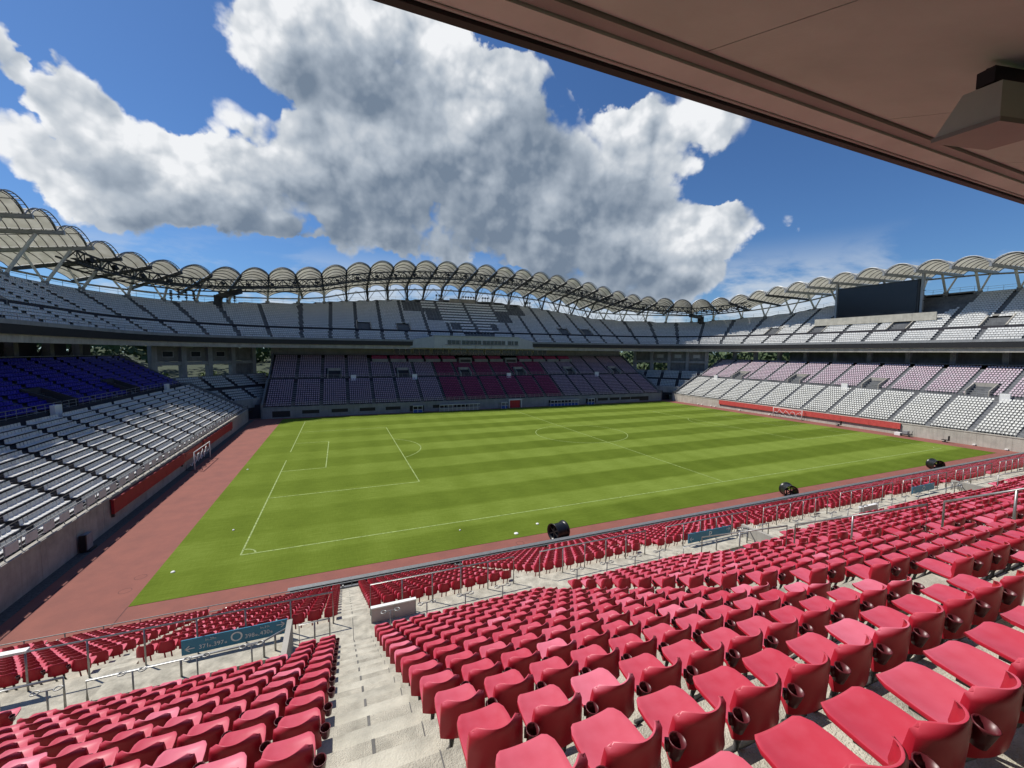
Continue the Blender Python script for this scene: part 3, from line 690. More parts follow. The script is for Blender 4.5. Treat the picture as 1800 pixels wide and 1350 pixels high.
# lattice truss round the inner edge (dark), from the left corner to the right corner
m = MB(); ss = np.arange(SLr+arcR*.12, rdev('R', 60)-arcR*.1, 1.59)
ch = [(.07, -.6), (.07, -2.7), (.22, -1.6), (.22, -2.8)]
for a, b in zip(ss, ss[1:]):
    for v, z in ch: m.bar(rpt(a, v, z), rpt(b, v, z), .3)
for i, (a, b) in enumerate(zip(ss, ss[1:])):
    A0, A1 = (ch[0], ch[1]) if i % 2 == 0 else (ch[1], ch[0])
    m.bar(rpt(a, *A0), rpt(b, *A1), .18); m.bar(rpt(a, *ch[0]), rpt(a, *ch[1]), .14); m.bar(rpt(a, *ch[1]), rpt(a, *ch[3]), .14); m.bar(rpt(a, *ch[0]), rpt(b, *ch[2]), .14)
    m.bar(rpt(a, .1, -2.0), rpt(b, .1, -2.0), .9, .12)
obj('truss', m, STEEL_D, canopy)
# lamps hung in the truss
for s in np.arange(SLr+arcR*.15, rdev('R', 64), 5.3):
    p = rpt(s, .04, -2.0+rng.random()*.8); q_ = rpt(s+.9, .04, -2.0)
    m = MB(); m.bar(p, p+(q_-p).normalized()*.9, .7, .55); obj('floodlight', m, BLACK, canopy)
m = MB()
for s in np.arange(rdev('L', 20), rdev('R', -20), 2.0): m.bar(rpt(s, 1.0, -.4), rpt(s+2.0, 1.0, -.4), .3, .4)
obj('outer_beam', m, STEEL, canopy)
# pylons at the corners: dark post with a raking arm carrying the truss
for s, sg in ((SLr+arcR*.72, 1), (rdev('R', 60)-arcR*.42, -1)):
    b = r_at(s, 9.5); zb = 26.5; m = MB()
    m.bar((b.x, b.y, zb), (b.x, b.y, zb+4.2), 1.6); e = rpt(s+sg*3, .1, -3.3); m.bar((b.x, b.y, zb+3.8), e, 1.1); m.bar((b.x, b.y, zb+1.6), (b.x*.8+e.x*.2, b.y*.8+e.y*.2, zb+4.4), .6)
    obj('pylon', m, STEEL_D, canopy)
# loudspeaker racks and camera gear along the rim of the upper deck
def rim(s, h=0.0, back=.4): p, nx, ny = at_s(s, Dep(s)+back); p.z = UZ+UDZ*int(Dep(s)/UD)+.35+h; return p
for (x, n, w) in ((-19, 4, 'left of the two in far left corner'), (-12, 3, 'right of the two in far left corner')):
    s = SL+arcL*.5+(x+19)*1.1; root = thing('loudspeaker_rack', rim(s), f'tall loudspeaker rack on upper rim, {w}', 'loudspeaker', 'loudspeaker racks on the rim')
    for k in range(n):
        p = rim(s+k*1.2); obj('post', MB().box(p.x-.08, p.x+.08, p.y-.08, p.y+.08, p.z, p.z+2.6), STEEL_D, root)
        for h in (.5, 1.1, 1.7, 2.2): obj('horn', MB().box(p.x-.25, p.x+.25, p.y-.3, p.y+.2, p.z+h, p.z+h+.35), BLACK, root)
for (x, w, wd) in ((41, 'at the left end of the row', 1.5), (52, 'next to the pale wall in the middle', 2.6), (58.5, 'right of the pale wall', 1.6), (75, 'at the right end of the row', 1.5)):
    s = dev('F', x); p = rim(s); root = thing('camera_platform', p, f'dark camera gear on the far upper rim, {w}', 'camera platform', 'camera platforms on the rim')
    obj('deck_plate', MB().box(p.x-wd, p.x+wd, p.y-.7, p.y+.7, p.z, p.z+.12), STEEL_D, root)
    for k in range(int(wd*2)):
        xx = p.x-wd+.5+k*1.0; obj('tripod', MB().tube([(xx, p.y, p.z+.1), (xx, p.y, p.z+1.2)], .09, 6), BLACK, root); obj('camera_body', MB().box(xx-.25, xx+.25, p.y-.45, p.y+.35, p.z+1.2, p.z+1.7), BLACK, root)

# ------------------------------------------------------------------ corner blocks between the lower stands
def mirror(P, on): return Vector((101.7-P[0], P[1], P[2])) if on else Vector(P)
for on, lab, labs in ((False, 'concrete corner frame of columns and beams behind the far left corner seats', 'small wedge of grey seats in the far left corner'), (True, 'concrete corner frame of columns and beams behind the far right corner seats', 'small wedge of grey seats in the far right corner')):
    A_, B_ = Vector((-30, 76, 0)), Vector((-14.7, 97, 0)); dv = (B_-A_)/4; dn = dv.normalized(); nn = Vector((dn.y, -dn.x, 0))   # nn towards the pitch
    root = thing('corner_building', mirror((-22, 86, 0), on), lab, 'building', 'corner frames')
    Mx = lambda P: mirror(P, on)
    for k in range(5):
        p = A_+dv*k; m = MB(); m.bar(Mx((p.x, p.y, 0)), Mx((p.x, p.y, 17.9)), 1.15, 1.15, up=(nn.x, nn.y, 0) if not on else (-nn.x, nn.y, 0)); obj('column', m, CONC_G, root)
    for z in (13.1, 17.3):
        m = MB(); a, b = A_+Vector((0, 0, z)), B_+Vector((0, 0, z)); m.bar(Mx(a), Mx(b), .9, .8); obj('beam', m, CONC_G, root)
    for k in range(4):
        p0, p1 = A_+dv*(k+.09)-nn*.3, A_+dv*(k+.91)-nn*.3
        def face(z0, z1, off, f0=0.0, f1=1.0):
            a = p0.lerp(p1, f0)+nn*off; b = p0.lerp(p1, f1)+nn*off; m = MB(); pts = [Mx((a.x, a.y, z0)), Mx((b.x, b.y, z0)), Mx((b.x, b.y, z1)), Mx((a.x, a.y, z1))]
            e = nn*-.12; e = Vector((-e.x, e.y, 0)) if on else e; m.prism(pts, e); return m
        pn = obj('wall_panel', face(13.55, 16.85, 0), CONC_D, root)
        if k < 3:
            obj('window_frame', face(14.5, 16.0, .05, .3, .78), CONC_G, pn); obj('window', face(14.7, 15.8, .1, .34, .74), GLASS if not on else STEEL, pn)
        if (k == 3 and not on) or (k in (0, 1) and on): obj('wall_panel', face(9.6, 12.7, 0), CONC_D, root)
    # wedge of seats, rows parallel to the frame
    sr = thing('corner_terrace', mirror((-16, 80, 0), on), ('shaded concrete wedge terrace in the far left corner' if not on else 'shaded concrete wedge terrace in the far right corner'), 'terrace', 'corner terraces')
    inst = []; mid = (A_+B_)/2+Vector((1, -1.5, 0)); m = MB()
    for r in range(12):
        dd = 1.2+(11-r)*.95; z = 3.6+r*.5; half = 5.0+r*.95
        c = mid+nn*dd; a = c-dn*half; b = c+dn*half; yaw = math.atan2(-nn.x if not on else nn.x, nn.y)
        pr_ = [a-nn*.48, b-nn*.48, b+nn*.48, a+nn*.48]
        for zz in (z,): m.prism([Mx((q.x, q.y, 1.8 if r == 0 else z-1.2)) for q in pr_], (0, 0, z-(1.8 if r == 0 else z-1.2)))
        if r == 6: continue
        for i in range(int(half*2/.52)):
            t = -half+.3+i*.52
            if abs((t+1.0) % 6.2-3.1) < .5: continue
            q = c+dn*t; q = Mx((q.x, q.y, z)); inst.append((q.x, q.y, z, yaw, rng.random()*.6))
    obj('steps', m, TERR_D, sr)
    f = mid+nn*12.3; m = MB(); a, b = f-dn*5.6, f+dn*5.6; m.bar(Mx((a.x, a.y, 3.7)), Mx((b.x, b.y, 3.7)), .25, 2.2); obj('parapet', m, CONC_G, sr)
    w = mid+nn*.6; a, b = w-dn*15.5, w+dn*15.5; m = MB(); m.bar(Mx((a.x, a.y, 9.4)), Mx((b.x, b.y, 9.4)), .3, 1.2); obj('rear_parapet', m, CONC_D, sr)
    seat_mass('corner_seats', inst, tintmat('seat_corner', (.42, .45, .45), (.50, .52, .52)), labs)
    # dark passage below
    p = mid+nn*13.6; obj('passage_wall', MB().box(min(Mx((p.x-4, 0, 0)).x, Mx((p.x+4, 0, 0)).x), max(Mx((p.x-4, 0, 0)).x, Mx((p.x+4, 0, 0)).x), 77.5, 78, 0, 3.2), TERR_D, sr)

# ------------------------------------------------------------------ things on and round the pitch
def goal(x, sgn, y0, label):
    g = thing('football_goal', (x, y0+3.66, 0), label, 'goal', 'football goals')
    for y in (y0, y0+7.32): obj('post', MB().tube([(x, y, 0), (x, y, 2.5)], .06, 10), WHITE, g, True)
    obj('crossbar', MB().tube([(x, y0-.06, 2.44), (x, y0+7.38, 2.44)], .06, 10), WHITE, g, True)
    m = MB()
    for y in (y0, y0+7.32): m.tube([(x, y, 2.44), (x+sgn*.9, y, 2.3), (x+sgn*.95, y, .05)], .035, 6); m.tube([(x, y, .04), (x+sgn*.95, y, .04)], .035, 6)
    m.tube([(x+sgn*.95, y0, .05), (x+sgn*.95, y0+7.32, .05)], .035, 6); obj('back_frame', m, STEEL_D, g)
    m = MB()
    pts = [(x+sgn*.1, y0+.3+k*6.7/24, 1.55+.42*math.sin(k*1.05)+.2*math.sin(k*2.3)) for k in range(25)]
    m.tube(pts, .05, 5)
    pts = [(x+sgn*.6, y0+.3+k*6.7/24, .55+.2*math.sin(k*1.25+1)) for k in range(25)]; m.tube(pts, .035, 5)
    obj('gathered_net', m, WHITE, g)
goal(-10.82, -1, 29.75, 'white football goal pushed back against the left wall')
goal(112.3, 1, 28.75, 'white football goal pushed back against the sunlit right wall')
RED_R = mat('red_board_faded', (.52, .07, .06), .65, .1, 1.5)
RED_L = mat('red_board_shaded', (.30, .012, .020), .6, .1, 1.5)  # shade on the left wall is darkened into this board colour
def board(T, t0, t1, z0, z1, label):
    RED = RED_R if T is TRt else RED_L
    g = thing('advertising_board', T.p((t0+t1)/2, -.3, z0), label, 'board', 'red boards on the pit walls')
    n = max(1, int((t1-t0)/5.5))
    for k in range(n):
        a, b = t0+(t1-t0)*k/n, t0+(t1-t0)*(k+1)/n; m = MB(); T.box(m, a+.01, b-.01, -.32, -.1, z0, z1); obj('board_panel', m, RED, g)
    m = MB(); T.box(m, t0, t1, -.34, .02, z1+.003, z1+.06); obj('board_cap', m, RED, g)
    for t in (t0+.3, t1-.3): m = MB(); T.box(m, t-.1, t+.1, -.2, .02, z0-.35, z0-.003); obj('bracket', m, STEEL_D, g)
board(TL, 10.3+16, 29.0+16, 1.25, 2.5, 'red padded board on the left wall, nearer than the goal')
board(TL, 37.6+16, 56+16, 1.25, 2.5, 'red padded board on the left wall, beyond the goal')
obj('board_core', MB().box(-11.99, -11.75, 29.1, 37.5, 1.3, 2.45), mat('faded_red', (.40, .08, .06), .7), gl)
board(TRt, 73.3-54, 73.3-9.8, 1.15, 2.3, 'long red padded board on the sunlit right wall')
def reel(x, y, rot, label):
    g = thing('cable_reel', (x, y, 0), label, 'reel', 'black drums beside the near touchline'); M0 = Matrix.Translation((x, y, .78)) @ Matrix.Rotation(rot, 4, 'Z') @ Matrix.Rotation(math.pi/2, 4, 'Y')
    R_ = .76
    obj('drum', MB().lathe([(R_*.86, -.5), (R_*.86, .5)], 28, M0), RUBBER, g, True)
    for s in (-1, 1):
        obj('flange', MB().lathe([(R_*.84, s*.46), (R_, s*.60), (R_, s*.66), (R_*.9, s*.64), (R_*.82, s*.52)], 28, M0), RUBBER, g, True)
        m = MB(); m.lathe([(.001, s*.5), (.16, s*.5), (.16, s*.44)], 14, M0)
        for k in range(6):
            t = k*math.pi/3; m.bar(M0 @ Vector((.1*math.cos(t), .1*math.sin(t), s*.47)), M0 @ Vector((R_*.85*math.cos(t), R_*.85*math.sin(t), s*.47)), .09, .09)
        obj('spokes', m, BLACK, g)
    obj('axle', MB().tube([M0 @ Vector((0, 0, -.5)), M0 @ Vector((0, 0, .5))], .06, 8), STEEL_D, g)
reel(24.9, -6.75, math.radians(12), 'black drum reel on the near track, closest to the stairs'); reel(54.6, -6.9, math.radians(58), 'black spoked reel on the near track, middle of three'); reel(85.6, -7.0, math.radians(60), 'black spoked reel on the near track, farthest away')
# scoreboard
sb = thing('scoreboard', (143.5, 31, 26), 'large blank black video screen on the right upper tier', 'scoreboard')
obj('screen', MB().box(143.1, 143.18, 21.9, 39.9, 26.9, 35.2), mat('screen_black', (.008, .010, .016), .22, .1, .5), sb)
obj('cabinet', MB().box(143.19, 144.7, 21.5, 40.3, 26.6, 35.5), STEEL_D, sb)
for y in (21.1, 40.7): obj('side_post', MB().box(143.4, 144.1, y-.25, y+.25, 23, 37), STEEL, sb)
for z in (27.5, 30, 32.5): obj('tie', MB().box(143.6, 143.9, 20.5, 21.4, z, z+.15), STEEL_D, sb)
obj('screen_wall', MB().box(141.2, 141.5, 17, 45, 24.9, 26.85), CONC_R, deck)
# benches below the far stand
def dugout(x, w, mtl, label, h=1.7):
    y = 73.9; g = thing('dugout', (x+w/2, y, 0), label, 'dugout', 'team shelters along the far wall')
    obj('bench', MB().box(x+.1, x+w-.1, y+.1, y+.55, .02, .75), mtl, g)
    for k in range(int(w/1.2)+1): xx = x+min(k*1.2, w); obj('frame_post', MB().box(xx-.05, xx+.05, y-.3, y-.2, .02, h), STEEL_W, g)
    obj('frame_rail', MB().box(x, x+w, y-.31, y-.19, h, h+.1), STEEL_W, g); obj('frame_rail', MB().box(x, x+w, y-.3, y-.2, .8, .88), STEEL_W, g); obj('shelter_roof', MB().box(x, x+w, y-.3, y+.8, h+.1, h+.16), STEEL, g)
dugout(25.4, 2.6, BLUEP, 'small blue shelter under magenta seats, left of the long bench'); dugout(32.5, 11.5, STEEL, 'long grey framed bench shelter below the far stand')
dugout(50.5, 2.0, BLUEP, 'narrow blue shelter beside the dark doorway below the far stand'); dugout(66.5, 10.0, BLUEP, 'long blue bench shelter below the far stand'); dugout(79.8, 2.4, BLUEP, 'short blue shelter right of the long blue bench')
g = thing('tunnel_gate', (54, 74.5, 0), 'dark doorway with red mat in the middle of the far wall', 'gate')
obj('frame', MB().box(53.2, 57.4, 74.5, 74.97, 2.2, 2.5), STEEL_W, g); obj('leaf', MB().box(53.6, 56.8, 74.85, 74.97, .02, 2.2), RED, g)
for x in (53.2, 57.1): obj('jamb', MB().box(x, x+.25, 74.5, 74.97, 0, 2.2), STEEL_W, g)
# small movable things
def cart(x, y, label):
    g = thing('equipment_cart', (x, y, 0), label, 'cart'); obj('tray', MB().box(x-.5, x+.5, y-1.0, y+.6, .3, .5), STEEL_D, g); obj('crate', MB().box(x-.4, x+.4, y-.5, y+.3, .51, 1.1), STEEL, g); obj('handle', MB().tube([(x, y-1, .5), (x, y-1.2, 1.3)], .04, 6), BLACK, g); obj('cover', MB().box(x-.45, x+.45, y+.65, y+1.6, .02, .6), WHITE, g)
    for yy in (-.8, .4): obj('wheel', MB().lathe([(.001, -.04), (.15, -.04), (.15, .04), (.001, .04)], 12, Matrix.Translation((x-.45, y+yy, .16)) @ Matrix.Rotation(math.pi/2, 4, 'Y')), BLACK, g)
cart(112.7, 8.6, 'dark equipment cart with white cover by the end of red board')
def chair(x, y, label):
    g = thing('pitchside_chair', (x, y, 0), label, 'chair', 'black chairs by the right wall'); obj('seat', MB().box(x-.25, x+.3, y-.5, y+.4, .4, .5), BLACK, g); obj('backrest', MB().box(x-.2, x+.25, y-.6, y-.48, .35, 1.25), BLACK, g); obj('base', MB().box(x-.2, x+.2, y-.4, y+.3, .02, .15), BLACK, g); obj('stem', MB().box(x-.06, x+.06, y-.15, y+.05, .15, .4), BLACK, g)
chair(112.6, 2.6, 'black chair standing alone by the right wall'); chair(112.6, 20.8, 'black chair below the red board by the right goal')
def lamp_box(x, y, label):
    g = thing('wall_cabinet', (x, y, 0), label, 'cabinet'); obj('cabinet_body', MB().box(x-.3, x+.1, y-.45, y+.45, .12, 1.35), CONC_G, g); obj('cabinet_side', MB().box(x-.3, x+.12, y-.62, y-.455, .12, 1.4), BLACK, g); obj('cabinet_foot', MB().box(x-.3, x+.3, y-.5, y+.5, .006, .115), BLACK, g)
lamp_box(-11.55, 5.6, 'grey cabinet with dark side against the left wall')
for (x, y, s, lab) in ((-4.0, -1.2, .28, 'white sprinkler cap on the grass near the left track'), (17.4, -1.9, .16, 'white dot on the grass below the near touchline'), (24.6, -3.2, .3, 'white litter on grass behind the first reel'), (21.9, -4.4, .4, 'pale lid at the grass edge left of first reel'), (-1.6, 5.6, .2, 'white peg behind the left goal line'), (-4.3, 27.5, .25, 'small pale peg at the grass edge near left goal')):
    tag(obj('pitch_peg', MB().lathe([(.001, .1), (s*.35, .1), (s*.5, .06), (s*.5, .022)], 12, Matrix.Translation((x, y, 0))), WHITE), lab, 'peg', 'white pegs on the grass')
# white boxes on the gangways
gdF = RF2[0][0]-.39
def wbox(T, R2, t, label, mt=WHITE):
    m = MB(); T.box(m, t-.7, t+.7, R2[0][0]-1.0, R2[0][0]-.55, R2[0][1]-.82, R2[0][1]+.75); tag(obj('gangway_box', m, mt), label, 'box', 'white boxes on the gangways')
for x, l in ((20.6, 'pale box on far gangway among the purple seats'), (37.5, 'pale box on the far gangway at the first magenta block'), (67.5, 'pale box on the far gangway at last magenta block'), (101, 'pale box on the far gangway towards the right end')): wbox(TF, RF2, x, l)
for y, l in ((66, 'white box on the right gangway, farthest from camera'), (27, 'white box on the right gangway above the goal'), (-.5, 'white box on the right gangway at picture edge')): wbox(TRt, RR2, 73.3-y, l)
for y, l in ((28.5, 'white box on the left gangway below the blue seats, nearer one'), (63, 'white box on the left gangway, farther one')): wbox(TL, RL2, y+16, l)
# panels hung on the left front railing
for k in range(34):
    t = 12+k*1.55*1.2
    if t > 80: break
    m = MB(); TL.box(m, t+.1, t+1.3, .16, .2, 3.1, 3.75)
    obj('rail_panel', m, STEEL_W, gl)
# litter of small white stones along the right wall foot is left as low blocks
for k, y in enumerate((62, 60.5, 57, 55.5, 47, 38, -1, -5, -8)): obj('wall_foot_stone', MB().box(113.35, 113.68, y-.2, y+.2, .12, .3), WHITE, gr)

# ------------------------------------------------------------------ near stand (the one the camera is in)
near = thing('grandstand', (50, -30, 0), 'near grandstand of pale concrete steps carrying red seats', 'grandstand', FARG)
KY = lambda k: -35.03+.815*k
KZ = lambda k: 13.06-.475*k+.002*k*k
MY = lambda m: -23.15+.86*m
MZ = lambda m: 7.18-.40*m
VOMN = [(1.9+18.7*i, 6.0+18.7*i) for i in range(6)]
PN, SP = 6.23, .485
X0B = 8.52
AIS = [7.80+PN*b for b in range(-4, 18)]
for k in range(-5, 12):
    y, z = KY(k), KZ(k)
    if k < 10: segs = [(-16, 118)]
    else:
        segs = []; a = -16
        for (u, v) in VOMN: segs.append((a, u)); a = v
        segs.append((a, 118))
    for a, b in segs: obj('terrace_step', MB().box(a, b, y-.410, y+.4035, z-1.3, z), CONC_N, near)
LZ = 7.5
obj('landing', MB().box(-16, 118, -25.66, -23.585, LZ-1.2, LZ), CONC_N, near)
for m_ in range(13): obj('terrace_step', MB().box(-16, 118, MY(m_)-.431, MY(m_)+.425, MZ(m_)-1.2, MZ(m_)), CONC_N, near)
# vomitory wells: side walls, ledge and dark floor
for i, (a, b) in enumerate(VOMN):
    v = obj('vomitory_ledge', MB().box(a, b, -25.22, -24.62, 5.4, 7.84), CONC_N, near)
    obj('side_wall', MB().box(b, b+.14, -26.9, -24.4, 5.4, 8.35), CONC, v)
    obj('well_floor', MB().box(a, b, -27, -25.22, 5.3, 5.5), CONC_D, v)
SLOT = mat('slot_dark', (.14, .135, .125), .9, .2, 6)
def aisle_steps(x, single):
    J = MB(); Jd = MB(); lst = [(KY(k)+.018, KZ(k), KZ(k-1)) for k in range(-3, 12)]+[(MY(m_), MZ(m_), MZ(m_-1) if m_ else LZ) for m_ in range(13)]
    for (y, z, zn) in lst:
        m = MB().box(x-.5, x+.5, y-.424, y-.01, z+.002, z+(zn-z)*.5)
        d = MB().box(x-.015, x+.015, y+.05, y+.385, z+.001, z+.005); d2 = MB().box(x+.455, x+.465, y-.0, y+.40, z+.001, z+.004)
        if single: o = obj('aisle_step', m, CONC_S, near); obj('step_slot', d, SLOT, o); obj('step_joint', d2, SLOT, o)
        else: J.v, J.f = J.v+m.v, J.f+[tuple(i+len(J.v) for i in f) for f in m.f]
    if not single: stuff(obj('aisle_step', J, CONC_S, near))
obj('landing_step', MB().box(-16, 118, -25.655, -25.30, LZ, LZ+.29), CONC_S, near)
for i, x in enumerate(AIS): aisle_steps(x, abs(x-7.8) < .1 or abs(x-14.03) < .1)
obj('landing_joint', MB().box(7.79, 7.81, -25.2, -23.65, LZ, LZ+.004), SLOT, near)
# front: walkway, low parapet, strip shelter along the pitch side
obj('front_walkway', MB().box(-16, 118, -12.22, -10.8, -.02, 1.05), CONC_G, near)
obj('front_parapet', MB().box(-16, 118, -10.8, -10.55, -.02, 1.35), CONC, near)
obj('front_wall', MB().box(-16, 118, -12.27, -12.2, 0, 2.0), CONC_D, near)
r = MB()
for z in (1.62, 1.95): r.bar((-16, -10.68, z), (118, -10.68, z), .035)
for x in np.arange(-16, 118, 1.5): r.bar((x, -10.68, 1.35), (x, -10.68, 1.97), .04)
stuff(obj('front_railing', r, GALV, near))
r = MB()
for x in np.arange(-15.5, 118, 1.0): r.lathe([(.001, .09), (.05, .07), (.06, .02), (.06, 0)], 8, Matrix.Translation((x, -11.3, 1.95))); r.bar((x, -11.3, 1.05), (x, -11.3, 1.96), .035)
stuff(obj('bollard_lamp', r, GALV, near))
sh = thing('strip_shelter', (58, -9.8, 0), 'long low grey shelter strip between the red seats and near track', 'shelter')
obj('shelter_roof', MB().box(4.3, 112, -9.66, -9.3, 1.38, 1.44), GALV, sh); obj('gutter', MB().box(4.3, 112, -10.5, -10.36, 1.28, 1.46), STEEL, sh); obj('shade_sheet', MB().box(4.4, 111.9, -9.36, -9.31, .8, 1.375), BLACK, sh)  # black sheet under the roof strip stands in for its shade
obj('gap_shade', MB().box(4.4, 111.9, -10.33, -9.7, 0, 1.0), BLACK, sh)  # black box fills the hollow, painting in the dark of the gap
for x in np.arange(4.4, 112, 1.52): obj('post', MB().box(x-.03, x+.03, -10.56, -10.505, 1.0, 1.72), GALV, sh)
obj('rail', MB().box(4.3, 112, -10.57, -10.51, 1.72, 1.77), GALV, sh)

# ---- railings on the landing
def rail_run(name, label, pts, h, posts, group='steel handrails of the near stand', rad=.024, mt=GALV, extra=()):
    pts = [Vector(p) for p in pts]
    g = thing(name, pts[0], label, 'railing', group); up = Vector((0, 0, h))
    obj('top_rail', MB().tube([pts[0]]+[p+up for p in pts]+[pts[-1]], rad, 8), mt, g, True)
    for e in extra: obj('mid_rail', MB().tube([p+Vector((0, 0, e)) for p in pts], rad*.8, 6), mt, g, True)
    for t in np.linspace(0, 1, posts+2)[1:-1]:
        n = len(pts)-1; i = min(int(t*n), n-1); p = pts[i].lerp(pts[i+1], t*n-i); obj('post', MB().tube([p, p+up], rad*.95, 8), mt, g, True)
    return g
FY = -23.72
runs = [(-15.5, 7.22, 'left of the stairs'), (8.36, 13.5, 'right of the stairs'), (14.6, 19.7, 'ahead of the second seat block'), (20.85, 25.95, 'ahead of the third seat block'), (27.1, 32.2, 'ahead of the fourth seat block'), (33.3, 38.4, 'ahead of the fifth seat block'), (39.5, 44.6, 'ahead of the sixth seat block'), (45.8, 50.8, 'ahead of the seventh seat block'), (52, 57, 'ahead of the eighth seat block')]
for a, b, w in runs: rail_run('landing_railing', f'thin steel railing on the landing edge, {w}', [(a, FY, LZ), (b, FY, LZ)], 1.05, max(2, int((b-a)/1.25)))
for i, (a, b) in enumerate(VOMN[:4]):
    w = ('by the sign with letter O', 'by the sign with letter P', 'by the sign with letter Q', 'at the far end')[i]
    rail_run('ledge_railing', f'steel rail bent round the concrete ledge {w}', [(a-.1, -25.1, 7.8), (b-.5, -25.1, 7.8), (b, -24.75, 7.8), (b+.02, -24.2, 7.6)], .5, 5, rad=.028)
    rail_run('side_railing', f'short hooped steel rail beside the ledge {w}', [(b+.35, -24.9, LZ), (b+1.15, -24.9, LZ)], .92, 1)
rail_run('side_railing', 'hooped steel rail at the picture bottom left by the landing', [(-.9, -25.0, LZ), (1.35, -25.0, LZ)], .95, 1, rad=.03)
# stair handrail segments in the third aisle
xx = AIS[6]
segs = [(-4, -.3), (0, 2.6), (2.95, 6.6), (6.9, 10.8)]
for i, (ka, kb) in enumerate(segs):
    A0 = Vector((xx, KY(ka), KZ(ka))); B0 = Vector((xx, KY(kb), KZ(kb)))
    rail_run('stair_handrail', f'thick sloping handrail among the red seats, {("highest", "upper middle", "lower middle", "lowest")[i]} of four lengths', [A0, B0], 1.08, 1, 'sloping handrails in the aisle', rad=.025)
xx = AIS[9]
for i, (ka, kb) in enumerate(segs[1:]):
    rail_run('stair_handrail', f'distant sloping handrail in a farther aisle, {("upper", "middle", "lower")[i]} length', [(xx, KY(ka), KZ(ka)), (xx, KY(kb), KZ(kb))], 1.08, 1, 'sloping handrails in the aisle', rad=.025)
ONES_ = ['first', 'second', 'third', 'fourth', 'fifth', 'sixth', 'seventh', 'eighth', 'ninth', 'tenth']
# drink holders on posts
def holder(x, y, z, label, h=.9):
    g = thing('drink_holder', (x, y, z), label, 'drink holder', 'ring shaped drink holders on the landing')
    obj('post', MB().tube([(x, y, z), (x, y, z+h)], .02, 8), GALV, g, True)
    obj('arm', MB().tube([(x-.14, y, z+h), (x+.14, y, z+h)], .014, 6), GALV, g)
    for s in (-1, 1):
        obj('ring', MB().tube([(x+s*.2+.075*math.cos(t), y+.075*math.sin(t), z+h) for t in np.linspace(0, 2*math.pi, 17)], .015, 6), GALV, g, True)
hx = [(-0.2, 'leftmost'), (1.2, 'second from left'), (2.75, 'below the left arrow of sign O'), (4.05, 'below the letter O sign'), (5.25, 'below the right arrow of sign O'), (8.85, 'in front of the grey panel'), (9.95, 'at the right end of the grey panel'), (11.2, 'first right of the grey panel'), (12.5, 'second right of the grey panel'), (15.4, 'third right of the grey panel'), (16.7, 'fourth right of the grey panel'), (18.0, 'fifth right of the grey panel'), (19.2, 'left of the letter P sign')]
for x, w in hx: holder(x, -25.15 if x > 7 else -25.3, LZ, f'steel two ring drink holder on a post, {w}')
for i, x in enumerate(np.arange(27.5, 39, 1.3)): holder(x, -25.15, LZ, f'small far drink holder, {ONES_[i]} one past the letter P sign')
# wind screens
def screen(x, label, w=1.4, y=-24.15):
    g = thing('wind_screen', (x, y, LZ), label, 'screen', 'pinkish grey screens on the landing')
    for k in range(2): obj('screen_panel', MB().box(x+k*w/2+.012, x+(k+1)*w/2-.012, y-.02, y+.02, LZ-.12, LZ+.47), PANELP, g)
    obj('cap', MB().box(x-.02, x+w+.02, y-.05, y+.09, LZ+.473, LZ+.51), WHITE, g)
    for k in range(3): obj('post', MB().box(x+k*w/2-.012, x+k*w/2+.012, y-.03, y+.03, LZ, LZ+.47), STEEL, g)
screen(8.36, 'pinkish grey screen with white top right of the stairs')
screen(33.5, 'pale screen with white top beyond the letter P sign', 1.6, -24.6)
# lounge-like white board lying across the rail at the left edge
tag(obj('rail_cover', MB().box(-2.6, .1, -23.8, -23.63, LZ+1.06, LZ+1.12), WHITE), 'bright white strip along the railing at left picture edge', 'cover')

# ---- blue signs
def text_mesh(s, size, M0, parent, name, mt=LETTER):
    c = bpy.data.curves.new('t', 'FONT'); c.body = s; c.size = size; c.align_x = 'CENTER'; c.align_y = 'CENTER'; c.extrude = .004
    o = bpy.data.objects.new('t', c); COL.objects.link(o); bpy.context.view_layer.update()
    dg = bpy.context.evaluated_depsgraph_get(); me = bpy.data.meshes.new_from_object(o.evaluated_get(dg)); bpy.data.objects.remove(o)
    me.transform(M0); return obj(name, me, mt, parent)
def run_text(items, M0, parent):            # items: (string, size); set side by side on one baseline, centred
    parts = []; xx = 0.0
    for st, size in items:
        o = text_mesh(st, size, Matrix.Identity(4), parent, 'lettering'); vs = [v.co.x for v in o.data.vertices]; vy = [v.co.y for v in o.data.vertices]
        if not vs: continue
        o.data.transform(Matrix.Translation((xx-min(vs), -min(vy) if size > .06 else -min(vy), 0))); xx += max(vs)-min(vs)+size*.10; parts.append(o)
    for o in parts: o.data.transform(M0 @ Matrix.Translation((-xx/2, -.055, 0)))
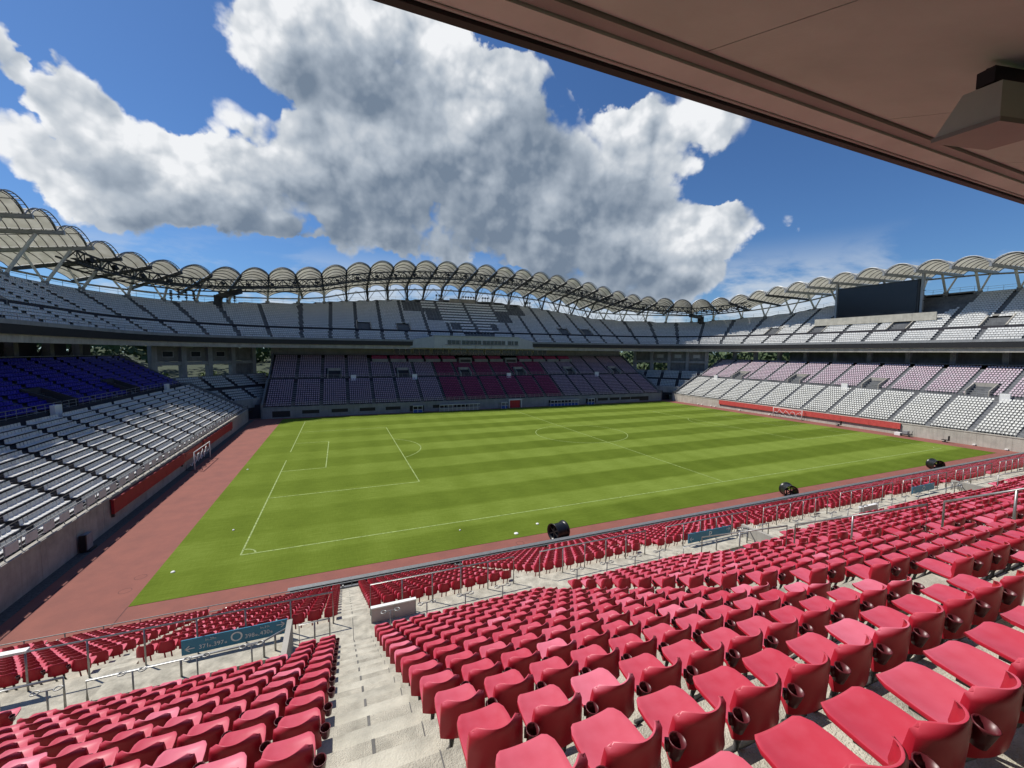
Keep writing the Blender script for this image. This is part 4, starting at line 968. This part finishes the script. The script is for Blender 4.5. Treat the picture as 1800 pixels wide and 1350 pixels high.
def sign(x0, x1, z0, z1, letter, label, parts):
    y = -23.90; g = thing('direction_sign', ((x0+x1)/2, y, z0), label, 'sign', 'blue block signs on the landing')
    obj('sign_board', MB().box(x0, x1, y, y+.03, z0, z1), BLUESIGN, g)
    def at(fx, fz): return Matrix.Translation((x0+(x1-x0)*fx, y-.006, z0+(z1-z0)*fz)) @ Matrix.Rotation(math.pi/2, 4, 'X')
    text_mesh(letter, .40, at(.5, .5), g, 'letter')
    for items, fx, fz in parts: run_text(items, at(fx, fz), g)
    for s, fx in ((-1, .075), (1, .93)):
        cx = x0+(x1-x0)*fx; cz = z0+(z1-z0)*(.38 if s < 0 else .72); m = MB(); m.bar((cx-s*.11, y-.006, cz), (cx+s*.11, y-.006, cz), .012, .024)
        for e in (-1, 1): m.bar((cx+s*.11, y-.006, cz), (cx+s*.01, y-.006, cz+e*.08), .012, .024)
        obj('arrow', m, LETTER, g)
    for f in (.12, .5, .88): obj('bracket', MB().box(x0+(x1-x0)*f-.02, x0+(x1-x0)*f+.02, y+.031, y+.2, z0+.1, z1-.05), GALV, g)
def num(a, b): return [(a, .17), ('番', .07), ('-', .15), (b, .17), ('番', .07)]
def row(a, b): return [(a, .10), ('列', .05), ('-', .10), (b, .10), ('列', .05)]
sign(3.3, 5.95, 7.64, 8.08, 'O', 'blue block sign with white letter O and seat numbers', [(num('371', '397'), .285, .36), (row('1', '29'), .265, .82), (num('398', '430'), .715, .40), (row('1', '31'), .775, .84)])
sign(22.0, 24.65, 7.66, 8.10, 'P', 'blue block sign with white letter P farther right', [])
sign(40.2, 42.75, 7.68, 8.10, 'Q', 'distant blue block sign with white letter Q', [])

# ---- red seats
PI_ = [(.213, .376), (.231, .404), (.223, .425), (.201, .433), (.155, .435), (.075, .432), (-.02, .423), (-.11, .418), (-.165, .431), (-.198, .466), (-.213, .525), (-.225, .59), (-.233, .645), (-.238, .672), (-.240, .690)]
PO_ = [(.206, .370), (.212, .386), (.203, .402), (.188, .410), (.15, .411), (.075, .408), (-.02, .400), (-.12, .386), (-.185, .335), (-.228, .342), (-.244, .43), (-.252, .525), (-.258, .62), (-.260, .66), (-.254, .694)]
HW = [w*.935 for w in (.106, .130, .145, .173, .199, .210, .213, .214, .215, .216, .216, .213, .205, .190, .152)]
def shell_proto(nu, take):
    n = len(take); V = []; F = []
    for side, prof in enumerate((PI_, PO_)):
        for j in take:
            y0, z0 = prof[j]; b = min(1, max(0, (j-7)/3.0))
            for i in range(nu+1):
                u = -1+2*i/nu; au = abs(u)**2.2; x = u*HW[j]*(1.0 if side == 0 else 1.015)
                z = z0+(0.010*au if j < 8 else 0)-(.022*au**2 if j >= 13 else 0)-(.016*(1-u*u) if 3 < j < 8 else 0)
                V.append((x, y0+b*.085*au, z))
    S_ = n*(nu+1)
    for j in range(n-1):
        for i in range(nu):
            a = j*(nu+1)+i; F.append((a, a+1, a+nu+2, a+nu+1)); F.append((S_+a, S_+a+nu+1, S_+a+nu+2, S_+a+1))
    for j in range(n-1):
        a = j*(nu+1); F.append((a, a+nu+1, S_+a+nu+1, S_+a)); a += nu; F.append((a, S_+a, S_+a+nu+1, a+nu+1))
    for i in range(nu):
        F.append((i, S_+i, S_+i+1, i+1)); a = (n-1)*(nu+1)+i; F.append((a, a+1, S_+a+1, S_+a))
    return np.array(V), np.array(F)
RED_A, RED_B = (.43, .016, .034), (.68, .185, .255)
def toplit_faded(name, rnd):      # fading and dust on upward faces, with sunlit-top and shaded-back contrast painted in
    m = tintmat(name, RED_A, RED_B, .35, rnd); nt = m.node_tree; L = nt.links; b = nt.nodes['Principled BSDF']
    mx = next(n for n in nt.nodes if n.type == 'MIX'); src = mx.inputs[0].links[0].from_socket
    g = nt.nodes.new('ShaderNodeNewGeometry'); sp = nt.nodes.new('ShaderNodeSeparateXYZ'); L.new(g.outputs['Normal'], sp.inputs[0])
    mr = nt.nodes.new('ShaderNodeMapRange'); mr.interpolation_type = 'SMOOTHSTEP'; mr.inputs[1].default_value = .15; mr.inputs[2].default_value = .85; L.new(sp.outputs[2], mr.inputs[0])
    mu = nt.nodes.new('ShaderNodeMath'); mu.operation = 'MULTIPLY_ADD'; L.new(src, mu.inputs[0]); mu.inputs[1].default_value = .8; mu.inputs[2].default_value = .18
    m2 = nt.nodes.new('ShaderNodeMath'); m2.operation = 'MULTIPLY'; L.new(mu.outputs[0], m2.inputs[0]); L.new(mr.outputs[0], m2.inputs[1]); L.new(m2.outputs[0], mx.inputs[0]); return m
SEATN = toplit_faded('seat_red', 'obj'); SEATM = toplit_faded('seat_red_mass', 'attr')
CUPM = mat('cup_maroon', (.09, .012, .018), .4, .1, 5); LEGM = mat('seat_leg', (.10, .10, .105), .5, .1, 5, metal=.4)
# shell of the close seats is subdivided to round its rims
Vs, Fs = shell_proto(12, range(15)); me0 = bpy.data.meshes.new('seat_shell'); me0.from_pydata(Vs.tolist(), [], Fs.tolist()); me0.polygons.foreach_set('use_smooth', [True]*len(Fs))
tmp = bpy.data.objects.new('tmp', me0); COL.objects.link(tmp); md = tmp.modifiers.new('b', 'BEVEL'); md.width = .006; md.segments = 2; md.limit_method = 'ANGLE'; md.angle_limit = math.radians(40)
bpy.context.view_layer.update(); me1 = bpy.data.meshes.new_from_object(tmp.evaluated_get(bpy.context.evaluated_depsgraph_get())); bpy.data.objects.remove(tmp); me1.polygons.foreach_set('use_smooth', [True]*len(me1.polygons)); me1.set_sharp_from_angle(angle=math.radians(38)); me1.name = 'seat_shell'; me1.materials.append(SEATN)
cup = MB(); M0 = Matrix.Translation((.243, -.215, .47)) @ Matrix.Rotation(math.radians(12), 4, 'X')
cup.lathe([(.001, .004), (.034, .0), (.040, .05), (.046, .10), (.049, .112), (.043, .112), (.036, .05), (.030, .012), (.001, .01)], 14, M0); cup.bar((.20, -.19, .53), (.225, -.205, .53), .03, .06)
mecup = cup.mesh('cup_holder', True); mecup.materials.append(CUPM)
lg = MB(); lg.tube([(0, -.10, .40), (0, -.125, .30), (0, -.10, .18), (0, -.02, .06), (0, .03, 0)], [.028, .026, .020, .019, .024], 6); meleg = lg.mesh('leg', True); meleg.materials.append(LEGM)
br = MB(); br.box(-.16, .16, -.16, .06, .375, .395); mebr = br.mesh('seat_bracket'); mebr.materials.append(LEGM)
cand = []
def in_vom(x, k): return k in (10, 11) and any(a-.15 < x < b+.3 for a, b in VOMN)
for b in range(-4, 18):
    for k in range(-4, 12):
        for i in range(11):
            x = X0B+PN*b+SP*i
            if not in_vom(x, k): cand.append((x, KY(k), KZ(k), b, k, i))
    for m_ in range(13):
        for i in range(11): cand.append((X0B+PN*b+SP*i, MY(m_), MZ(m_), b, 100+m_, i))
def screen_pos(p):
    d = Vector(p)-CP; w = d.dot(CW)
    return (w, d.dot(CR)/w*731.7/900, d.dot(CU)/w*731.7/675) if w > .2 else (w, 9, 9)
vis = []; hid = []
for c in cand:
    w, u, v = screen_pos((c[0], c[1], c[2]+.5)); (vis if (abs(u) < 1.04 and abs(v) < 1.12) else hid).append((w, c))
vis.sort(key=lambda t: t[0])
ONES = ['', 'first', 'second', 'third', 'fourth', 'fifth', 'sixth', 'seventh', 'eighth', 'ninth', 'tenth', 'eleventh', 'twelfth', 'thirteenth', 'fourteenth', 'fifteenth', 'sixteenth']
BLK = {-3: 'third block left', -2: 'second block left', -1: 'block left of stairs', 0: 'block right of stairs', 1: 'second block right', 2: 'third block right', 3: 'fourth block right', 4: 'fifth block right'}
near_n = 0
for w, (x, y, z, b, k, i) in vis[:300]:
    row = ONES[12-k] if k < 100 else ONES[k-99]
    lvl = 'above the landing' if k < 100 else 'below the landing'
    n = ONES[i+1] if b >= 0 else ONES[11-i]
    fd = float(np.clip(.22+rng.normal(0, .12), 0, 1)) if rng.random() > .13 else float(.6+.35*rng.random()); word = 'faded' if fd > .55 else 'red'
    g = thing('stadium_seat', (x, y, z), f'{word} seat, {n} from aisle, {row} row {lvl}, {BLK.get(b, "far block")}', 'seat', 'red seats close to the camera')
    g.rotation_euler = (0, 0, float(rng.normal(0, .025)))
    for nm, me, dx in (('shell', me1, 0), ('cup_holder', mecup, 0), ('bracket', mebr, 0), ('leg', meleg, -.09), ('leg', meleg, .09)):
        o = bpy.data.objects.new(nm, me); o.parent = g; o.location = (dx, 0, 0); COL.objects.link(o)
        if nm == 'shell': o['fade'] = fd
    near_n += 1
rest = [c for _, c in vis[300:]]+[c for _, c in hid if c[0] < 40]
Vm, Fm = shell_proto(6, (0, 2, 4, 7, 9, 11, 14))
lv = np.array([(-.1, -.02, 0), (-.06, -.02, 0), (-.06, -.12, .4), (-.1, -.12, .4), (.06, -.02, 0), (.1, -.02, 0), (.1, -.12, .4), (.06, -.12, .4)]); lf = np.array([(0, 1, 2, 3), (4, 5, 6, 7)])
cvx = np.array([(.243+.045*math.cos(t), -.22+.045*math.sin(t), zz) for zz in (.48, .58) for t in np.arange(6)*math.pi/3]); cf = np.array([(j, (j+1) % 6, 6+(j+1) % 6, 6+j) for j in range(6)])
nm_ = len(Vm); VM = np.concatenate([Vm, lv]); FM = np.concatenate([Fm, lf+nm_])
rs = np.array([(x, y, z, 0, np.clip(.3+rng.normal(0, .16)+(.4 if rng.random() < .12 else 0), 0, 1)) for (x, y, z, b, k, i) in rest])
closer = rs[:, 0] < 48
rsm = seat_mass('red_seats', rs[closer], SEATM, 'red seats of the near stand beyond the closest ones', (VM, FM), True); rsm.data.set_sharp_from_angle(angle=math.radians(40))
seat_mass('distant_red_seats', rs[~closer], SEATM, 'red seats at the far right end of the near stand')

# ------------------------------------------------------------------ canopy above the camera
cv = thing('overhead_canopy', (20, -36, 17), 'brown panelled canopy soffit overhead at upper right', 'canopy')
FS = .65; YE, ZE = CP.y+2.86*FS, CP.z+.752*2.93*FS
obj('edge_beam', MB().box(-14, 75, YE-.17, YE-.025, ZE, ZE+.4), SOFFIT3, cv); obj('edge_trim', MB().box(-14, 75, YE-.022, YE+.02, ZE-.018, ZE+.45), BLACK, cv)
obj('drip_line', MB().box(-14, 75, YE-.052, YE-.044, ZE-.006, ZE-.001), SOFFIT2, cv)
obj('groove_trim', MB().box(-14, 75, YE-.232, YE-.174, ZE+.014, ZE+.3), SOFFIT2, cv)
ys, zs = YE-.236, ZE+.036; ye = ys-3.2; ze = zs-.37*3.2; SPW = 2.31*FS
x = CP.x+2.594*FS-SPW*16
while x < 75:
    a, b = x+.0035, x+SPW-.0035; m = MB(); m.prism([(a, ys, zs), (b, ys, zs), (b, ye, ze), (a, ye, ze)], (0, 0, .08)); obj('soffit_panel', m, SOFFIT, cv); x += SPW
m = MB(); m.prism([(-14, ys, zs+.09), (75, ys, zs+.09), (75, ye, ze+.09), (-14, ye, ze+.09)], (0, 0, .5)); obj('canopy_deck', m, BLACK, cv)
for xx in (13.6, -1, 20): obj('beam_joint', MB().box(xx-.006, xx+.006, YE-.17, YE-.03, ZE-.004, ZE-.001), SLOT, cv)
def ceiling_lamp():
    c = CP+Vector((3.98, 1.42, 1.46))*FS; g = thing('floodlight', c, 'beige box floodlight hanging from the canopy soffit', 'light'); M0 = Matrix.Translation(c) @ Matrix.Rotation(math.radians(-12), 4, 'Z') @ Matrix.Rotation(math.radians(6), 4, 'X') @ Matrix.Scale(FS, 4)
    lo = [(-.24, -.17, 0), (.24, -.17, 0), (.24, .17, 0), (-.24, .17, 0)]; hi = [(-.17, -.10, .24), (.17, -.10, .24), (.17, .10, .24), (-.17, .10, .24)]
    m = MB(); n = len(m.v); m.v += [tuple(M0 @ Vector(p)) for p in lo+hi]; m.f += [(4, 5, 6, 7)]+[(i, (i+1) % 4, 4+(i+1) % 4, 4+i) for i in range(4)]
    obj('housing', m, SOFFIT3, g)
    m = MB(); m.v += [tuple(M0 @ Vector(p)) for p in [(-.25, -.18, -.03), (.25, -.18, -.03), (.25, .18, -.03), (-.25, .18, -.03), (-.25, -.18, -.002), (.25, -.18, -.002), (.25, .18, -.002), (-.25, .18, -.002)]]; m.f += [(3, 2, 1, 0), (4, 5, 6, 7), (0, 1, 5, 4), (1, 2, 6, 5), (2, 3, 7, 6), (3, 0, 4, 7)]; obj('lens_frame', m, SOFFIT2, g)
    m = MB()
    m.bar(M0 @ Vector((-.12, 0, .242)), M0 @ Vector((-.12, 0, .36)), .03, .02); m.bar(M0 @ Vector((.12, 0, .242)), M0 @ Vector((.12, 0, .36)), .03, .02); m.bar(M0 @ Vector((-.16, 0, .30)), M0 @ Vector((.16, 0, .30)), .06, .06)
    obj('bracket', m, BLACK, g)
ceiling_lamp()

# ------------------------------------------------------------------ trees outside
LEAF = tintmat('leaf_green', (.055, .10, .018), (.13, .19, .035), .7); BARK = mat('bark', (.10, .075, .05), .9)
def leaf_cloud(blobs, n, size):
    m = []; pts = []
    for _ in range(n):
        bx_, by, bz, rx, rz = blobs[rng.integers(len(blobs))]; d = rng.normal(size=3); d /= np.linalg.norm(d); rr = rng.random()**.4
        pts.append((bx_+d[0]*rx*rr, by+d[1]*rx*rr, bz+d[2]*rz*rr))
    P = np.array(pts); a = rng.normal(size=(n, 3)); a /= np.linalg.norm(a, axis=1)[:, None]; b = np.cross(a, rng.normal(size=(n, 3))); b /= np.linalg.norm(b, axis=1)[:, None]; sz = size*(.6+.8*rng.random(n))[:, None]
    V = np.stack([P-a*sz-b*sz*.6, P+a*sz-b*sz*.6, P+a*sz+b*sz*.6, P-a*sz+b*sz*.6], 1).reshape(-1, 3)
    me = bpy.data.meshes.new('crown'); me.from_pydata(V.tolist(), [], [(4*i, 4*i+1, 4*i+2, 4*i+3) for i in range(n)])
    at_ = me.attributes.new('tint', 'FLOAT', 'POINT'); at_.data.foreach_set('value', np.repeat(rng.random(n), 4).astype(np.float32)); return me
spots = [(-36, 92, 9.5), (-32, 98, 9), (-27, 103, 9.5), (-21, 108, 9.5), (-17, 112, 9.5), (-13, 116, 9), (116, 118, 9), (122, 110, 9.5), (128, 104, 9.5), (134, 97, 9.5), (142, 90, 9)]
where = ['behind the left corner frame', 'behind second bay of the left corner frame', 'behind third bay of the left corner frame', 'behind fourth bay of left corner frame', 'in the gap left of the far stand', 'just left of the far stand wall', 'just right of the far stand wall', 'behind first bay of right corner frame', 'behind second bay of right corner frame', 'behind the last bay of right corner frame', 'in the gap right of the corner frame']
for (x, y, h), w in zip(spots, where):
    g = thing('tree', (x, y, 0), f'bright green leafy tree {w}', 'tree', 'trees outside the stadium corners')
    m = MB(); m.tube([(x, y, 0), (x+.2, y, h*.35), (x+.1, y+.2, h*.7)], [.4, .3, .12], 7)
    for q_ in range(5): t = q_*1.256; m.tube([(x+.15, y, h*.4+q_*.3), (x+2.4*math.cos(t), y+2.4*math.sin(t), h*.65+q_*.3)], [.15, .05], 5)
    obj('trunk', m, BARK, g)
    bl = [(x+rng.normal(0, 1.9), y+rng.normal(0, 1.9), h*.62+rng.normal(0, 1.7), 1.5+rng.random(), 1.2+rng.random()*.6) for _ in range(11)]
    obj('crown', leaf_cloud(bl, 1500, .22), LEAF, g)
bl = []
for k in range(420):
    t = rng.random()*2.6-1.3; rr = 240+rng.random()*140; bl.append((50+rr*math.sin(t), 30+rr*math.cos(t), 4+rng.random()*15+max(0, -t)*5, 9+rng.random()*6, 5+rng.random()*4))
wood = obj('distant_wood', leaf_cloud(bl, 34000, 1.4), tintmat('leaf_far', (.045, .075, .03), (.08, .11, .05), .8)); stuff(wood, 'dark wooded rise seen through the openings behind the stands', 'wood')
hill = MB(); n = 48
for i in range(n):
    a0, a1 = -1.5+3.0*i/n, -1.5+3.0*(i+1)/n
    for (r0, z0), (r1, z1) in zip([(210, -.3), (300, 9), (420, 14)], [(300, 9), (420, 14), (900, -.3)]):
        hill.quad(*[(50+r*math.sin(a), 30+r*math.cos(a), z) for r, a, z in ((r0, a0, z0), (r0, a1, z0), (r1, a1, z1), (r1, a0, z1))])
structure(obj('hill', hill, mat('hill_ground', (.03, .045, .02), .95)))
